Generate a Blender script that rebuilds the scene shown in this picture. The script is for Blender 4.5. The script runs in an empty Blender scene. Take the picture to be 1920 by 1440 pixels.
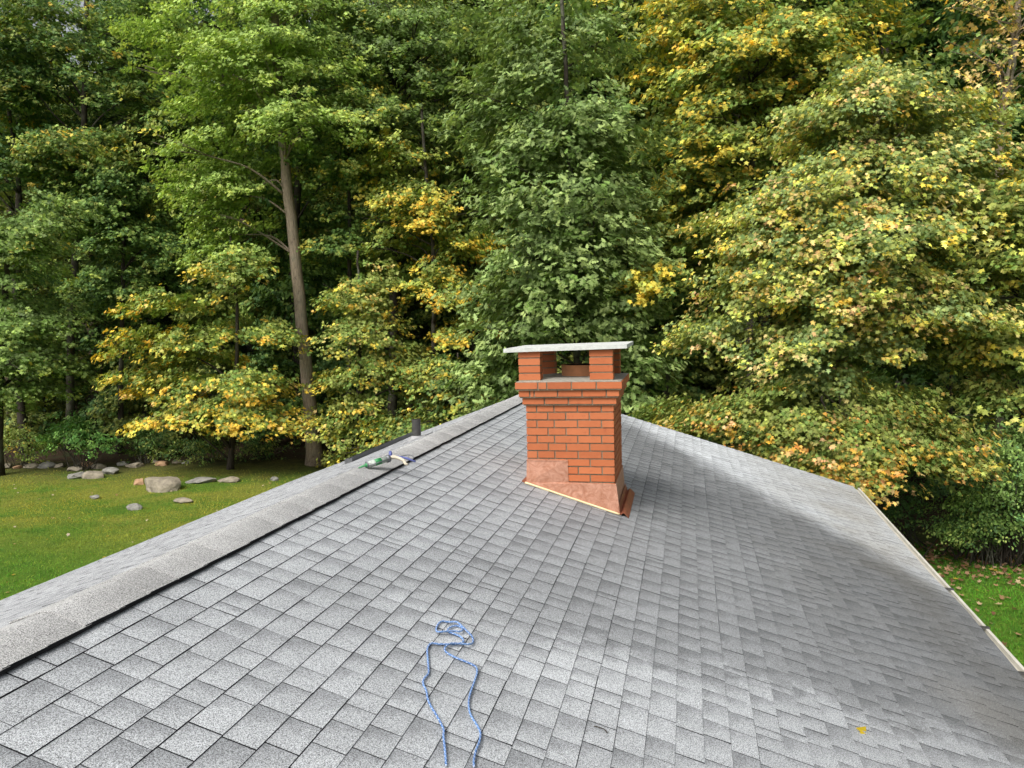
import bpy, math, random
import numpy as np
from mathutils import Matrix, Vector

# ------------------------------------------------------------------ camera
SC = bpy.context.scene
COL = SC.collection
F = 1442.0
_u, _v, _tilt = 1268 - 960, 606 - 720, -0.025
_Y = np.array([_u, _v, F], float); _Y /= np.linalg.norm(_Y)
_D = np.array([-_tilt, 1, -(_v - _tilt * _u) / F]); _D /= np.linalg.norm(_D)
_X = np.cross(_D, _Y)
ROT = np.array([_X, _Y, -_D])            # camera (right, down, forward) -> world

cam_data = bpy.data.cameras.new("camera")
cam = bpy.data.objects.new("camera", cam_data)
COL.objects.link(cam)
cam_data.sensor_width = 36.0
cam_data.lens = F / 1920 * 36.0
cam_data.clip_start = 0.05
cam_data.clip_end = 600
m = Matrix(((ROT[0][0], -ROT[0][1], -ROT[0][2], 0), (ROT[1][0], -ROT[1][1], -ROT[1][2], 0),
            (ROT[2][0], -ROT[2][1], -ROT[2][2], 0), (0, 0, 0, 1)))
cam.matrix_world = m
SC.camera = cam

# ------------------------------------------------------------------ light
SUN_EL, SUN_AZ = math.radians(50), math.radians(205)   # azimuth clockwise from +Y: behind the camera, a little left
world = bpy.data.worlds.new("World")
SC.world = world
world.use_nodes = True
nt = world.node_tree
nt.nodes.clear()
sky = nt.nodes.new("ShaderNodeTexSky")
sky.sky_type = 'NISHITA'
sky.sun_disc = False
sky.sun_elevation = SUN_EL
sky.sun_rotation = SUN_AZ
sky.dust_density = 6.0
sky.air_density = 1.0
sky.ozone_density = 1.0
hs = nt.nodes.new("ShaderNodeHueSaturation")
hs.inputs['Saturation'].default_value = 0.28      # high thin overcast: nearly white sky
bg = nt.nodes.new("ShaderNodeBackground")
bg.inputs['Strength'].default_value = 0.135
wo = nt.nodes.new("ShaderNodeOutputWorld")
nt.links.new(sky.outputs[0], hs.inputs['Color'])
nt.links.new(hs.outputs[0], bg.inputs['Color'])
nt.links.new(bg.outputs[0], wo.inputs['Surface'])

sun_d = bpy.data.lights.new("sun", 'SUN')
sun_d.energy = 2.0
sun_d.angle = math.radians(24)
sun_d.color = (1.0, 0.965, 0.9)
sun = bpy.data.objects.new("sun", sun_d)
COL.objects.link(sun)
_dir = Vector((math.sin(SUN_AZ) * math.cos(SUN_EL), math.cos(SUN_AZ) * math.cos(SUN_EL), math.sin(SUN_EL)))
sun.rotation_euler = (-_dir).to_track_quat('-Z', 'Y').to_euler()

SC.view_settings.view_transform = 'Standard'
SC.view_settings.look = 'None'
SC.view_settings.exposure = 0.45
SC.view_settings.gamma = 1.0

# ------------------------------------------------------------------ helpers
GZ = -5.4                                 # ground level below the eye


def ray(px, py):
    return ROT @ np.array([px - 960.0, py - 720.0, F])


def at(px, py, Y):
    """point at distance Y along the ridge direction for a place seen in the photograph"""
    r = ray(px, py)
    return r * (Y / r[1])


def on_ground(px, py, z=GZ):
    r = ray(px, py)
    return r * (z / r[2])


def tag(o, label=None, cat=None, group=None, kind=None):
    if label: o["label"] = label
    if cat: o["category"] = cat
    if group: o["group"] = group
    if kind: o["kind"] = kind
    return o


def empty(name, loc=(0, 0, 0)):
    o = bpy.data.objects.new(name, None)
    o.location = loc
    o.empty_display_size = 0.3
    COL.objects.link(o)
    return o


class MB:
    """collects polygons and links them as ONE mesh object"""
    def __init__(self):
        self.v = []; self.f = []; self.m = []; self.uv = []; self.rnd = []

    def poly(self, pts, mat=0, uv=None, rnd=0.0):
        b = len(self.v)
        self.v.extend([tuple(p) for p in pts])
        self.f.append(tuple(range(b, b + len(pts))))
        self.m.append(mat); self.rnd.append(rnd)
        self.uv.append(uv if uv else [(0.0, 0.0)] * len(pts))

    def hexa(self, p, mats=None, uvtop=None, rnd=0.0, skip=()):
        """p: 8 points, bottom ring 0-3, top ring 4-7 (counter-clockwise from above)"""
        mats = mats or [0] * 6
        F6 = [(3, 2, 1, 0), (4, 5, 6, 7), (0, 1, 5, 4), (1, 2, 6, 5), (2, 3, 7, 6), (3, 0, 4, 7)]
        for i, q in enumerate(F6):
            if i in skip: continue
            self.poly([p[j] for j in q], mats[i], uvtop if (i == 1 and uvtop) else None, rnd)

    def box(self, x0, x1, y0, y1, z0, z1, mat=0, rnd=0.0):
        self.hexa([(x0, y0, z0), (x1, y0, z0), (x1, y1, z0), (x0, y1, z0),
                   (x0, y0, z1), (x1, y0, z1), (x1, y1, z1), (x0, y1, z1)], [mat] * 6, rnd=rnd)

    def tube(self, pts, radii, n=8, mat=0, cap=True, uvscale=1.0, rnd=0.0):
        pts = [np.array(p, float) for p in pts]
        if not hasattr(radii, '__len__'): radii = [radii] * len(pts)
        rings = []; prev = None; acc = 0.0
        for i, p in enumerate(pts):
            t = pts[min(i + 1, len(pts) - 1)] - pts[max(i - 1, 0)]
            t = t / (np.linalg.norm(t) + 1e-9)
            if prev is None:
                a = np.array([0, 0, 1.0]) if abs(t[2]) < 0.9 else np.array([1.0, 0, 0])
                nn = np.cross(t, a); nn /= np.linalg.norm(nn)
            else:
                nn = prev - t * np.dot(prev, t); nn /= (np.linalg.norm(nn) + 1e-9)
            prev = nn
            bb = np.cross(t, nn)
            if i: acc += np.linalg.norm(pts[i] - pts[i - 1])
            rings.append(([p + radii[i] * (math.cos(2 * math.pi * k / n) * nn + math.sin(2 * math.pi * k / n) * bb) for k in range(n)], acc * uvscale))
        b = len(self.v)
        for r, _ in rings: self.v.extend([tuple(q) for q in r])
        for i in range(len(rings) - 1):
            for k in range(n):
                k2 = (k + 1) % n
                self.f.append((b + i * n + k, b + i * n + k2, b + (i + 1) * n + k2, b + (i + 1) * n + k))
                self.m.append(mat); self.rnd.append(rnd)
                self.uv.append([(k / n, rings[i][1]), ((k + 1) / n, rings[i][1]), ((k + 1) / n, rings[i + 1][1]), (k / n, rings[i + 1][1])])
        if cap:
            for i, rev in ((0, True), (len(rings) - 1, False)):
                q = list(range(b + i * n, b + i * n + n))
                if rev: q.reverse()
                self.f.append(tuple(q)); self.m.append(mat); self.rnd.append(rnd); self.uv.append([(0, 0)] * n)

    def build(self, name, mats, parent=None, smooth=False, bevel=0.0):
        me = bpy.data.meshes.new(name)
        me.from_pydata(self.v, [], self.f)
        for mt in (mats if isinstance(mats, (list, tuple)) else [mats]): me.materials.append(mt)
        me.polygons.foreach_set("material_index", self.m)
        uvl = me.uv_layers.new(name="UVMap")
        uvl.data.foreach_set("uv", [c for u in self.uv for p in u for c in p])
        at_ = me.attributes.new("rnd", 'FLOAT', 'FACE')
        at_.data.foreach_set("value", self.rnd)
        if smooth: me.polygons.foreach_set("use_smooth", [True] * len(self.f))
        me.update()
        o = bpy.data.objects.new(name, me)
        COL.objects.link(o)
        if parent is not None:
            o.parent = parent
            o.matrix_parent_inverse = Matrix.Translation(-Vector(parent.location))
        if bevel:
            b = o.modifiers.new("bevel", 'BEVEL'); b.width = bevel; b.segments = 2; b.limit_method = 'ANGLE'
        return o


# ------------------------------------------------------------------ materials
def mat_new(name):
    mt = bpy.data.materials.new(name); mt.use_nodes = True
    t = mt.node_tree; t.nodes.clear()
    out = t.nodes.new("ShaderNodeOutputMaterial")
    return mt, t, out


class NB:
    """small node-building helper"""
    def __init__(self, t): self.t = t

    def n(self, typ, ins=None, **kw):
        nd = self.t.nodes.new(typ)
        for k, v in kw.items(): setattr(nd, k, v)
        for k, v in (ins or {}).items():
            if hasattr(v, 'is_output') or isinstance(v, bpy.types.NodeSocket): self.t.links.new(v, nd.inputs[k])
            else: nd.inputs[k].default_value = v
        return nd

    def math(self, op, a, b=None, c=None, clamp=False):
        nd = self.t.nodes.new("ShaderNodeMath"); nd.operation = op; nd.use_clamp = clamp
        for i, v in enumerate((a, b, c)):
            if v is None: continue
            if isinstance(v, bpy.types.NodeSocket): self.t.links.new(v, nd.inputs[i])
            else: nd.inputs[i].default_value = v
        return nd.outputs[0]

    def mix(self, f, a, b, blend='MIX'):
        nd = self.t.nodes.new("ShaderNodeMix"); nd.data_type = 'RGBA'; nd.blend_type = blend
        for i, v in ((0, f), (6, a), (7, b)):
            if isinstance(v, bpy.types.NodeSocket): self.t.links.new(v, nd.inputs[i])
            elif i == 0: nd.inputs[0].default_value = v
            else: nd.inputs[i].default_value = (*v, 1) if len(v) == 3 else v
        return nd.outputs[2]

    def noise(self, scale, detail=3, rough=0.5, vec=None, dist=0.0):
        nd = self.t.nodes.new("ShaderNodeTexNoise")
        nd.inputs['Scale'].default_value = scale; nd.inputs['Detail'].default_value = detail
        nd.inputs['Roughness'].default_value = rough; nd.inputs['Distortion'].default_value = dist
        if vec is not None: self.t.links.new(vec, nd.inputs['Vector'])
        return nd.outputs[0]

    def ramp(self, fac, stops):
        nd = self.t.nodes.new("ShaderNodeValToRGB")
        e = nd.color_ramp.elements
        while len(e) < len(stops): e.new(0.5)
        for i, (p, c) in enumerate(stops):
            e[i].position = p
            e[i].color = (c, c, c, 1) if not hasattr(c, '__len__') else (*c, 1)
        self.t.links.new(fac, nd.inputs[0])
        return nd.outputs[0]

    def mapr(self, v, a, b, c=0.0, d=1.0, smooth=False):
        nd = self.t.nodes.new("ShaderNodeMapRange"); nd.clamp = True
        if smooth: nd.interpolation_type = 'SMOOTHSTEP'
        self.t.links.new(v, nd.inputs[0])
        for i, x in enumerate((a, b, c, d)): nd.inputs[i + 1].default_value = x
        return nd.outputs[0]

    def bump(self, h, strength=0.5, dist=0.01):
        nd = self.t.nodes.new("ShaderNodeBump")
        nd.inputs['Strength'].default_value = strength; nd.inputs['Distance'].default_value = dist
        self.t.links.new(h, nd.inputs['Height'])
        return nd.outputs[0]


def principled(t, out, base, rough=0.7, metal=0.0, spec=0.4, normal=None, sheen=0.0):
    p = t.nodes.new("ShaderNodeBsdfPrincipled")
    def s(k, v):
        if isinstance(v, bpy.types.NodeSocket): t.links.new(v, p.inputs[k])
        elif hasattr(v, '__len__'): p.inputs[k].default_value = (*v, 1) if len(v) == 3 else v
        else: p.inputs[k].default_value = v
    s('Base Color', base); s('Roughness', rough); s('Metallic', metal); s('Specular IOR Level', spec)
    if sheen: p.inputs['Sheen Weight'].default_value = sheen; p.inputs['Sheen Roughness'].default_value = 0.6
    if normal is not None: t.links.new(normal, p.inputs['Normal'])
    t.links.new(p.outputs[0], out.inputs['Surface'])
    return p


def simple(name, col, rough=0.6, metal=0.0, spec=0.4, var=0.2, scale=20.0, bump=0.0):
    mt, t, out = mat_new(name); b = NB(t)
    tc = t.nodes.new("ShaderNodeTexCoord").outputs['Object']
    n1 = b.noise(scale, 4, 0.6, tc)
    f = b.mapr(n1, 0.25, 0.75, 1 - var, 1 + var)
    rgb = b.n("ShaderNodeRGB").outputs[0]; rgb.default_value = (*col, 1)
    c = b.mix(1.0, rgb, b.n("ShaderNodeCombineColor", {0: f, 1: f, 2: f}).outputs[0], 'MULTIPLY')
    nm = b.bump(n1, bump, 0.01) if bump else None
    principled(t, out, c, rough, metal, spec, nm)
    return mt


def shingle_material(name, light, dark, stains_and_sheen=True):
    mt, t, out = mat_new(name); b = NB(t)
    tc = t.nodes.new("ShaderNodeTexCoord").outputs['Object']
    uv = t.nodes.new("ShaderNodeUVMap"); uv.uv_map = "UVMap"
    sep = b.n("ShaderNodeSeparateXYZ", {0: uv.outputs[0]})
    rnd = t.nodes.new("ShaderNodeAttribute"); rnd.attribute_name = "rnd"
    R_ = rnd.outputs['Fac']
    # printed shade band of each tab: dark at the far end, fading out toward the near end
    wob = b.noise(14, 3, 0.6, tc)
    u = b.math('ADD', sep.outputs[0], b.math('MULTIPLY', b.math('SUBTRACT', wob, 0.5), 0.9))
    u = b.math('ADD', u, b.math('MULTIPLY', b.math('SUBTRACT', b.math('POWER', sep.outputs[1], 1.6), 0.25), 0.5))  # darkens the upslope edge: shadow under the course above, painted in
    u = b.math('ADD', u, b.math('MULTIPLY', b.math('SUBTRACT', R_, 0.5), 0.5))
    g = b.mapr(u, 0.3, 1.35, 0.0, 1.0, True)
    base = b.mix(g, light, dark)
    v = b.mapr(b.math('FRACT', b.math('MULTIPLY', R_, 7.31)), 0, 1, 0.92, 1.07)
    base = b.mix(1.0, base, b.n("ShaderNodeCombineColor", {0: v, 1: v, 2: v}).outputs[0], 'MULTIPLY')
    # broad weathering
    big = b.noise(0.55, 5, 0.6, tc, 0.4)
    mid = b.noise(2.3, 4, 0.6, tc)
    w = b.math('ADD', b.mapr(big, 0.3, 0.7, 0.86, 1.12), b.mapr(mid, 0.3, 0.7, -0.07, 0.07))
    if stains_and_sheen:
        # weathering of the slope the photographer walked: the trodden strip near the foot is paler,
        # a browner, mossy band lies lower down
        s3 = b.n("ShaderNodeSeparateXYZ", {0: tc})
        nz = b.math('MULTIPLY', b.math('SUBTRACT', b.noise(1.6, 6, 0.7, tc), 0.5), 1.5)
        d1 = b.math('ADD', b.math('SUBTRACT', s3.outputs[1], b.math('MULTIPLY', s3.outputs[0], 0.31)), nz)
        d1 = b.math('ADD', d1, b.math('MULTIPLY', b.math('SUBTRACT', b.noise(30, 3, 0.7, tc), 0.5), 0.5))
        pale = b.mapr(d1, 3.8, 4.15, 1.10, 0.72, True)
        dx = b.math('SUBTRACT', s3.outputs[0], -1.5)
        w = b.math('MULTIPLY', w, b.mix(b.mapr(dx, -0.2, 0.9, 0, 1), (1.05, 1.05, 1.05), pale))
        # grazing light painted into the colour: darker before the swale, paler beyond it
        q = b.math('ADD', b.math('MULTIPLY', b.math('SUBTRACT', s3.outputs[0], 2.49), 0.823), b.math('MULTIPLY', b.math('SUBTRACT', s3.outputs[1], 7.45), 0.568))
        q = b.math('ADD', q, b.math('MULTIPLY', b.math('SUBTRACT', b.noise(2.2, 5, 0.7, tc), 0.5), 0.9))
        far_sheen = b.mapr(q, -0.4, 0.45, 0.0, 1.0, True)
        graze_tone = b.math('MULTIPLY', b.mapr(q, -4.0, -0.9, 1.0, 0.72, True), b.math('ADD', 1.0, b.math('MULTIPLY', far_sheen, 1.95)))
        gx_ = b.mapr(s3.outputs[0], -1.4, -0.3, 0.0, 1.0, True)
        w = b.math('MULTIPLY', w, b.mix(gx_, (1, 1, 1), b.n("ShaderNodeCombineColor", {0: graze_tone, 1: graze_tone, 2: graze_tone}).outputs[0]))
        # scuffed spot
        ex = b.math('SUBTRACT', s3.outputs[0], 1.78); ey = b.math('SUBTRACT', s3.outputs[1], 4.98)
        rr = b.math('SQRT', b.math('ADD', b.math('MULTIPLY', b.math('MULTIPLY', ex, ex), 2.0), b.math('MULTIPLY', ey, ey)))
        sc = b.mapr(b.math('ADD', rr, b.math('MULTIPLY', b.math('SUBTRACT', b.noise(26, 4, 0.8, tc), 0.5), 0.9)), 0.1, 0.5, 0.75, 0.0)
        base = b.mix(sc, base, (0.42, 0.42, 0.41))
        bx = b.mapr(b.math('ADD', s3.outputs[0], nz), 0.6, 2.0, 0.0, 0.75)
        base = b.mix(b.math('MULTIPLY', bx, b.mapr(big, 0.35, 0.6)), base, (0.165, 0.158, 0.14))
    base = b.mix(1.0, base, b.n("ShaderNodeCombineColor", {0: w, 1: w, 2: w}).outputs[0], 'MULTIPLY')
    # mineral granules
    gr = b.noise(170, 2, 0.8, tc)
    gr2 = b.noise(340, 2, 0.7, tc)
    gg = b.math('ADD', b.math('MULTIPLY', gr, 0.5), b.math('MULTIPLY', gr2, 0.5))
    gv = b.mapr(gg, 0.40, 0.60, 0.3, 1.72)
    base = b.mix(1.0, base, b.n("ShaderNodeCombineColor", {0: gv, 1: gv, 2: gv}).outputs[0], 'MULTIPLY')
    principled(t, out, base, 0.8, 0, 0.35, b.bump(gg, 0.5, 0.004), sheen=0.0)
    return mt


def leaf_material(name, transl=0.28):
    mt, t, out = mat_new(name); b = NB(t)
    a = t.nodes.new("ShaderNodeAttribute"); a.attribute_name = "col"
    p = b.n("ShaderNodeBsdfPrincipled", {'Base Color': a.outputs['Color'], 'Roughness': 0.55, 'Specular IOR Level': 0.2})
    tr = b.n("ShaderNodeBsdfTranslucent", {'Color': b.mix(1.0, a.outputs['Color'], (1.25, 1.2, 0.7), 'MULTIPLY')})
    mx = b.n("ShaderNodeMixShader", {0: transl, 1: p.outputs[0], 2: tr.outputs[0]})
    t.links.new(mx.outputs[0], out.inputs['Surface'])
    return mt


def bark_material(name, c1, c2):
    mt, t, out = mat_new(name); b = NB(t)
    tc = t.nodes.new("ShaderNodeTexCoord").outputs['Object']
    mp = b.n("ShaderNodeMapping", {'Vector': tc, 'Scale': (9, 9, 1.6)}).outputs[0]
    n1 = b.noise(2.2, 6, 0.7, mp); n2 = b.noise(1.1, 3, 0.6, tc)
    n3 = b.noise(5.0, 3, 0.6, tc)
    c = b.mix(b.mapr(n1, 0.3, 0.7), c1, c2)
    c = b.mix(b.mapr(n2, 0.5, 0.68, 0, 0.55), c, (0.16, 0.17, 0.12))
    c = b.mix(b.mapr(n3, 0.62, 0.7, 0, 0.6), c, tuple(x * 0.45 for x in c1))
    principled(t, out, c, 0.9, 0, 0.2, b.bump(n1, 0.9, 0.05))
    return mt


def brick_material(name):
    mt, t, out = mat_new(name); b = NB(t)
    tc = t.nodes.new("ShaderNodeTexCoord").outputs['Object']
    rnd = t.nodes.new("ShaderNodeAttribute"); rnd.attribute_name = "rnd"
    R_ = rnd.outputs['Fac']
    c = b.mix(R_, (0.385, 0.105, 0.036), (0.46, 0.142, 0.054))
    mp = b.n("ShaderNodeMapping", {'Vector': tc, 'Scale': (6, 6, 40)}).outputs[0]
    st = b.noise(4, 4, 0.65, mp)
    c = b.mix(b.mapr(st, 0.5, 0.8, 0, 0.35), c, (0.52, 0.19, 0.075))
    n2 = b.noise(16, 5, 0.7, tc)
    c = b.mix(b.mapr(n2, 0.58, 0.72, 0, 0.5), c, (0.25, 0.06, 0.03))
    n3 = b.noise(3.0, 3, 0.6, tc)
    v = b.mapr(n3, 0.3, 0.7, 0.88, 1.1)
    c = b.mix(1.0, c, b.n("ShaderNodeCombineColor", {0: v, 1: v, 2: v}).outputs[0], 'MULTIPLY')
    principled(t, out, c, 0.72, 0, 0.35, b.bump(b.noise(150, 3, 0.6, tc), 0.25, 0.003))
    return mt


def copper_material(name):
    mt, t, out = mat_new(name); b = NB(t)
    tc = t.nodes.new("ShaderNodeTexCoord").outputs['Object']
    n1 = b.noise(9, 5, 0.65, tc, 2.2)
    n2 = b.noise(60, 3, 0.7, tc)
    c = b.mix(b.mapr(n1, 0.35, 0.68), (0.39, 0.17, 0.10), (0.55, 0.30, 0.21))
    wv = b.n("ShaderNodeTexWave", {'Vector': tc, 'Scale': 3.0, 'Distortion': 16.0, 'Detail': 3.0, 'Detail Scale': 1.6}).outputs['Fac']
    c = b.mix(b.mapr(wv, 0.0, 0.10, 0.16, 0.0), c, (0.24, 0.10, 0.06))
    c = b.mix(b.mapr(n2, 0.66, 0.72, 0, 0.5), c, (0.62, 0.40, 0.30))
    rgh = b.mapr(n1, 0.3, 0.7, 0.42, 0.6)
    principled(t, out, c, rgh, 0.35, 0.5, b.bump(n1, 0.25, 0.02))
    return mt


M = {}
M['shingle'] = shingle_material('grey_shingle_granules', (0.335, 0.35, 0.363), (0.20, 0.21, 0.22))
M['shingle_plain'] = shingle_material('grey_shingle_granules_far_slope', (0.36, 0.37, 0.385), (0.20, 0.207, 0.215), False)
M['cap'] = shingle_material('ridge_cap_granules', (0.36, 0.36, 0.356), (0.29, 0.29, 0.286), False)
M['asphalt'] = simple('asphalt_edge', (0.018, 0.018, 0.02), 0.95, var=0.3, spec=0.1)
M['brick'] = brick_material('red_brick')
M['mortar'] = simple('grey_mortar', (0.19, 0.168, 0.118), 0.9, var=0.3, scale=60, bump=0.5)
M['wash'] = simple('mortar_wash', (0.27, 0.255, 0.215), 0.9, var=0.3, scale=26, bump=0.6)
M['slab'] = simple('bluestone_slab', (0.50, 0.515, 0.49), 0.75, var=0.16, scale=30, bump=0.3)
M['clay'] = simple('clay_flue', (0.50, 0.22, 0.10), 0.8, var=0.16, scale=14)
M['soot_and_hollow'] = simple('soot_and_hollow', (0.02, 0.018, 0.016), 0.95, spec=0.1)
M['copper'] = copper_material('copper_sheet')
M['rust'] = simple('old_copper', (0.26, 0.085, 0.045), 0.55, 0.25, var=0.45, scale=18, bump=0.5)
M['bead'] = simple('cream_sealant', (0.78, 0.62, 0.36), 0.6, var=0.08)
M['gutter'] = simple('cream_gutter', (0.50, 0.48, 0.42), 0.5, var=0.16, scale=5)
M['white'] = simple('white_paint', (0.74, 0.73, 0.69), 0.55, var=0.06, scale=6)
M['siding'] = simple('house_siding', (0.55, 0.53, 0.48), 0.7, var=0.06, scale=4)
M['darkmetal'] = simple('dark_painted_metal', (0.12, 0.123, 0.128), 0.5, 0.2, var=0.25, scale=12)
M['pipe'] = simple('black_vent_pipe', (0.05, 0.048, 0.046), 0.5, var=0.45, scale=25)
M['lead'] = simple('grey_pipe_boot', (0.28, 0.28, 0.285), 0.6, var=0.25, scale=30)
M['bark_pale'] = bark_material('pale_grey_bark', (0.13, 0.10, 0.072), (0.36, 0.29, 0.215))
M['bark_dark'] = bark_material('dark_bark', (0.022, 0.018, 0.014), (0.075, 0.062, 0.048))
M['leaf'] = leaf_material('leaf')
M['rock'] = simple('field_stone', (0.235, 0.205, 0.155), 0.9, var=0.5, scale=5, bump=0.8)
M['rock_tan'] = simple('tan_field_stone', (0.34, 0.21, 0.12), 0.9, var=0.25, scale=4, bump=0.6)
M['rock_grey'] = simple('grey_field_stone', (0.20, 0.193, 0.172), 0.9, var=0.5, scale=6, bump=0.8)

# ------------------------------------------------------------------ roof surfaces
XR, ZR = -2.33, -1.045           # ridge line
S_R, S_L = 0.32, 0.364           # slopes (rise over run) of the near and far side
Y0, Y1 = -2.2, 12.95             # roof length along the ridge
XE_R, XE_L = 2.365, -7.05         # eaves


def fan(t, Y):
    return t * (XE_R - XR) + t * t * 0.053 * (Y - 6.1)


def hump(X, Y):
    # shallow swale in the roof running from the gutter notch up toward the far rake
    ax, ay, bx, by = 2.49, 7.45, -0.1, 11.2
    dx, dy = bx - ax, by - ay
    L = math.hypot(dx, dy)
    q = ((X - ax) * (-dy) + (Y - ay) * (dx)) / L
    q = -q
    def ss(a, b, x):
        x = min(1, max(0, (x - a) / (b - a))); return x * x * (3 - 2 * x)
    amp = 0.035 * ss(-1.2, 2.2, X)
    return amp * (ss(-1.3, -0.2, q) - ss(-0.2, 0.5, q))


def roof_r(t, Y, lift=0.0):
    X = XR + fan(t, Y)
    return (X, Y, ZR - S_R * (X - XR) + hump(X, Y) + lift)


def roof_l(t, Y, lift=0.0):
    X = XR + t * (XE_L - XR)
    return (X, Y, ZR + S_L * (X - XR) + lift)


def shingle_field(surf, nrows, name, mats, parent, seed):
    rg = random.Random(seed)
    mb = MB()
    flip = surf is roof_l
    for k in range(nrows):
        ta, tb = k / nrows, (k + 1) / nrows + 0.0003 * rg.uniform(-1, 1)
        y = Y0 - rg.random() * 0.3
        dj = 0.0
        while y < Y1:
            L = rg.choice((0.12, 0.14, 0.155, 0.17, 0.185, 0.2, 0.225))
            if rg.random() < 0.07: L = 0.07
            ya, yb = max(y, Y0), min(y + L, Y1)
            y += L
            if yb - ya < 0.03: continue
            gap = rg.choice((0.0012, 0.0018, 0.0024, 0.003))
            dj = 0.6 * dj + rg.uniform(-0.0003, 0.0003)
            la, lb = 0.0052 + rg.uniform(-0.0012, 0.0016), 0.0052 + rg.uniform(-0.0012, 0.0016)
            tc_ = min(tb + dj, 1.004)
            P = [surf(ta, ya + gap), surf(tc_, ya + gap), surf(tc_, yb - gap), surf(ta, yb - gap)]
            T = [surf(ta, ya + gap, 0.0015), surf(tc_, ya + gap, la), surf(tc_, yb - gap, lb), surf(ta, yb - gap, 0.0015)]
            r = rg.random()
            uv = [(0, 1), (0, 0), (1, 0), (1, 1)]
            if flip:
                P = P[::-1]; T = T[::-1]; uv = uv[::-1]
            mb.hexa(P + T, [1, 0, 1, 1, 1, 1], uv, r, skip=(0,))
    return mb.build(name, mats, parent)


house = empty("house", (0.0, 6.0, GZ))
tag(house, "house with a weathered grey shingle roof and a red brick chimney", "house")

# deck under the shingles
mb = MB()
for surf, nm in ((roof_r, 0), (roof_l, 0)):
    NY, NT = 40, 14
    for i in range(NY):
        for j in range(NT):
            ya, yb = Y0 + (Y1 - Y0) * i / NY, Y0 + (Y1 - Y0) * (i + 1) / NY
            q = [surf(j / NT, ya, -0.006), surf((j + 1) / NT, ya, -0.006), surf((j + 1) / NT, yb, -0.006), surf(j / NT, yb, -0.006)]
            if surf is roof_l: q = q[::-1]
            mb.poly(q, 0)
            q2 = [(p[0], p[1], p[2] - 0.15) for p in q][::-1]
            mb.poly(q2, 1)
roof = mb.build("roof_deck", [M['asphalt'], M['white']], house)

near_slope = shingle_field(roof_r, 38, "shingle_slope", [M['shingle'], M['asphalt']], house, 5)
near_slope["label"] = "broad near slope of blended light and dark grey shingles"
far_slope = shingle_field(roof_l, 37, "shingle_slope", [M['shingle_plain'], M['asphalt']], house, 9)
far_slope["label"] = "pale far slope of grey shingles seen edge-on beyond the ridge"

# ridge cap: overlapping folded pieces
mb = MB()
rg = random.Random(3)
y = Y0 + 0.02
HW = 0.168
k = 0
while y < Y1 - 0.02:
    L = 0.183
    ln = L + 0.03
    near_l, far_l = 0.029 + rg.uniform(-0.0015, 0.002), 0.0248
    jl, jr = rg.uniform(-0.004, 0.004), rg.uniform(-0.004, 0.004)
    prof = []
    for ww in (-1, -0.75, -0.5, -0.3, -0.15, 0, 0.15, 0.3, 0.5, 0.75, 1):
        prof.append(ww)
    def cap_pt(ww, yy, lift, thick):
        x = XR + ww * HW + (jl if ww < 0 else jr) * abs(ww)
        s = S_L if ww < 0 else S_R
        zz = ZR - s * HW * (math.sqrt(ww * ww + 0.03) - 0.02) + lift - thick
        return (x, yy, zz)
    ye = min(y + ln, Y1)
    for a, b_ in zip(prof[:-1], prof[1:]):
        r = rg.random() * 0.001 + (k * 0.37) % 1
        top = [cap_pt(a, y, near_l, 0), cap_pt(b_, y, near_l, 0), cap_pt(b_, ye, far_l, 0), cap_pt(a, ye, far_l, 0)]
        mb.poly(top, 0, [((a + 1) / 2, 0), ((b_ + 1) / 2, 0), ((b_ + 1) / 2, 1), ((a + 1) / 2, 1)], r)
        mb.poly([cap_pt(a, y, near_l, 0.005), cap_pt(b_, y, near_l, 0.005), cap_pt(b_, y, near_l, 0), cap_pt(a, y, near_l, 0)], 0)
    for e in (-1, 1):
        q = [cap_pt(e, y, near_l, 0.020), cap_pt(e, ye, far_l, 0.014), cap_pt(e, ye, far_l, 0), cap_pt(e, y, near_l, 0)]
        mb.poly(q if e > 0 else q[::-1], 1 if e > 0 else 0)
    y += L; k += 1
cap = mb.build("ridge_cap", [M['cap'], M['asphalt']], house)
cap["label"] = "paler band of overlapping cap shingles along the ridge"

# gutter along the near eave
mb = MB()
NY = 48
for i in range(NY):
    ya, yb = Y0 + (Y1 - 0.03 - Y0) * i / NY, Y0 + (Y1 - 0.03 - Y0) * (i + 1) / NY
    def gp(off, dz, yy):
        X = XR + fan(1.0, yy)
        return (X + off, yy, ZR - S_R * (X - XR) + dz)
    prof = [(-0.03, -0.02), (-0.03, -0.15), (0.06, -0.15), (0.08, -0.085), (0.08, -0.028), (0.09, -0.028), (0.09, -0.014), (0.066, -0.014), (0.066, -0.05), (0.03, -0.03), (-0.03, -0.02)]
    for (a, b_), (c, d_) in zip(prof[:-1], prof[1:]):
        mb.poly([gp(a, b_, ya), gp(c, d_, ya), gp(c, d_, yb), gp(a, b_, yb)], 0)
gutter = mb.build("gutter", M['gutter'], house)
for yy in (7.85, 6.85, 5.95, 4.9):
    X = XR + fan(1.0, yy); z = ZR - S_R * (X - XR)
    mb = MB()
    mb.hexa([(X - 0.05, yy - 0.02, z - 0.018), (X + 0.1, yy - 0.02, z - 0.014), (X + 0.1, yy + 0.035, z - 0.014), (X - 0.05, yy + 0.035, z - 0.018),
             (X - 0.05, yy - 0.02, z - 0.008), (X + 0.1, yy - 0.012, z - 0.006), (X + 0.1, yy + 0.02, z - 0.004), (X - 0.05, yy + 0.035, z - 0.004)])
    mb.build("gutter_bracket", M['pipe'], gutter)

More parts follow.
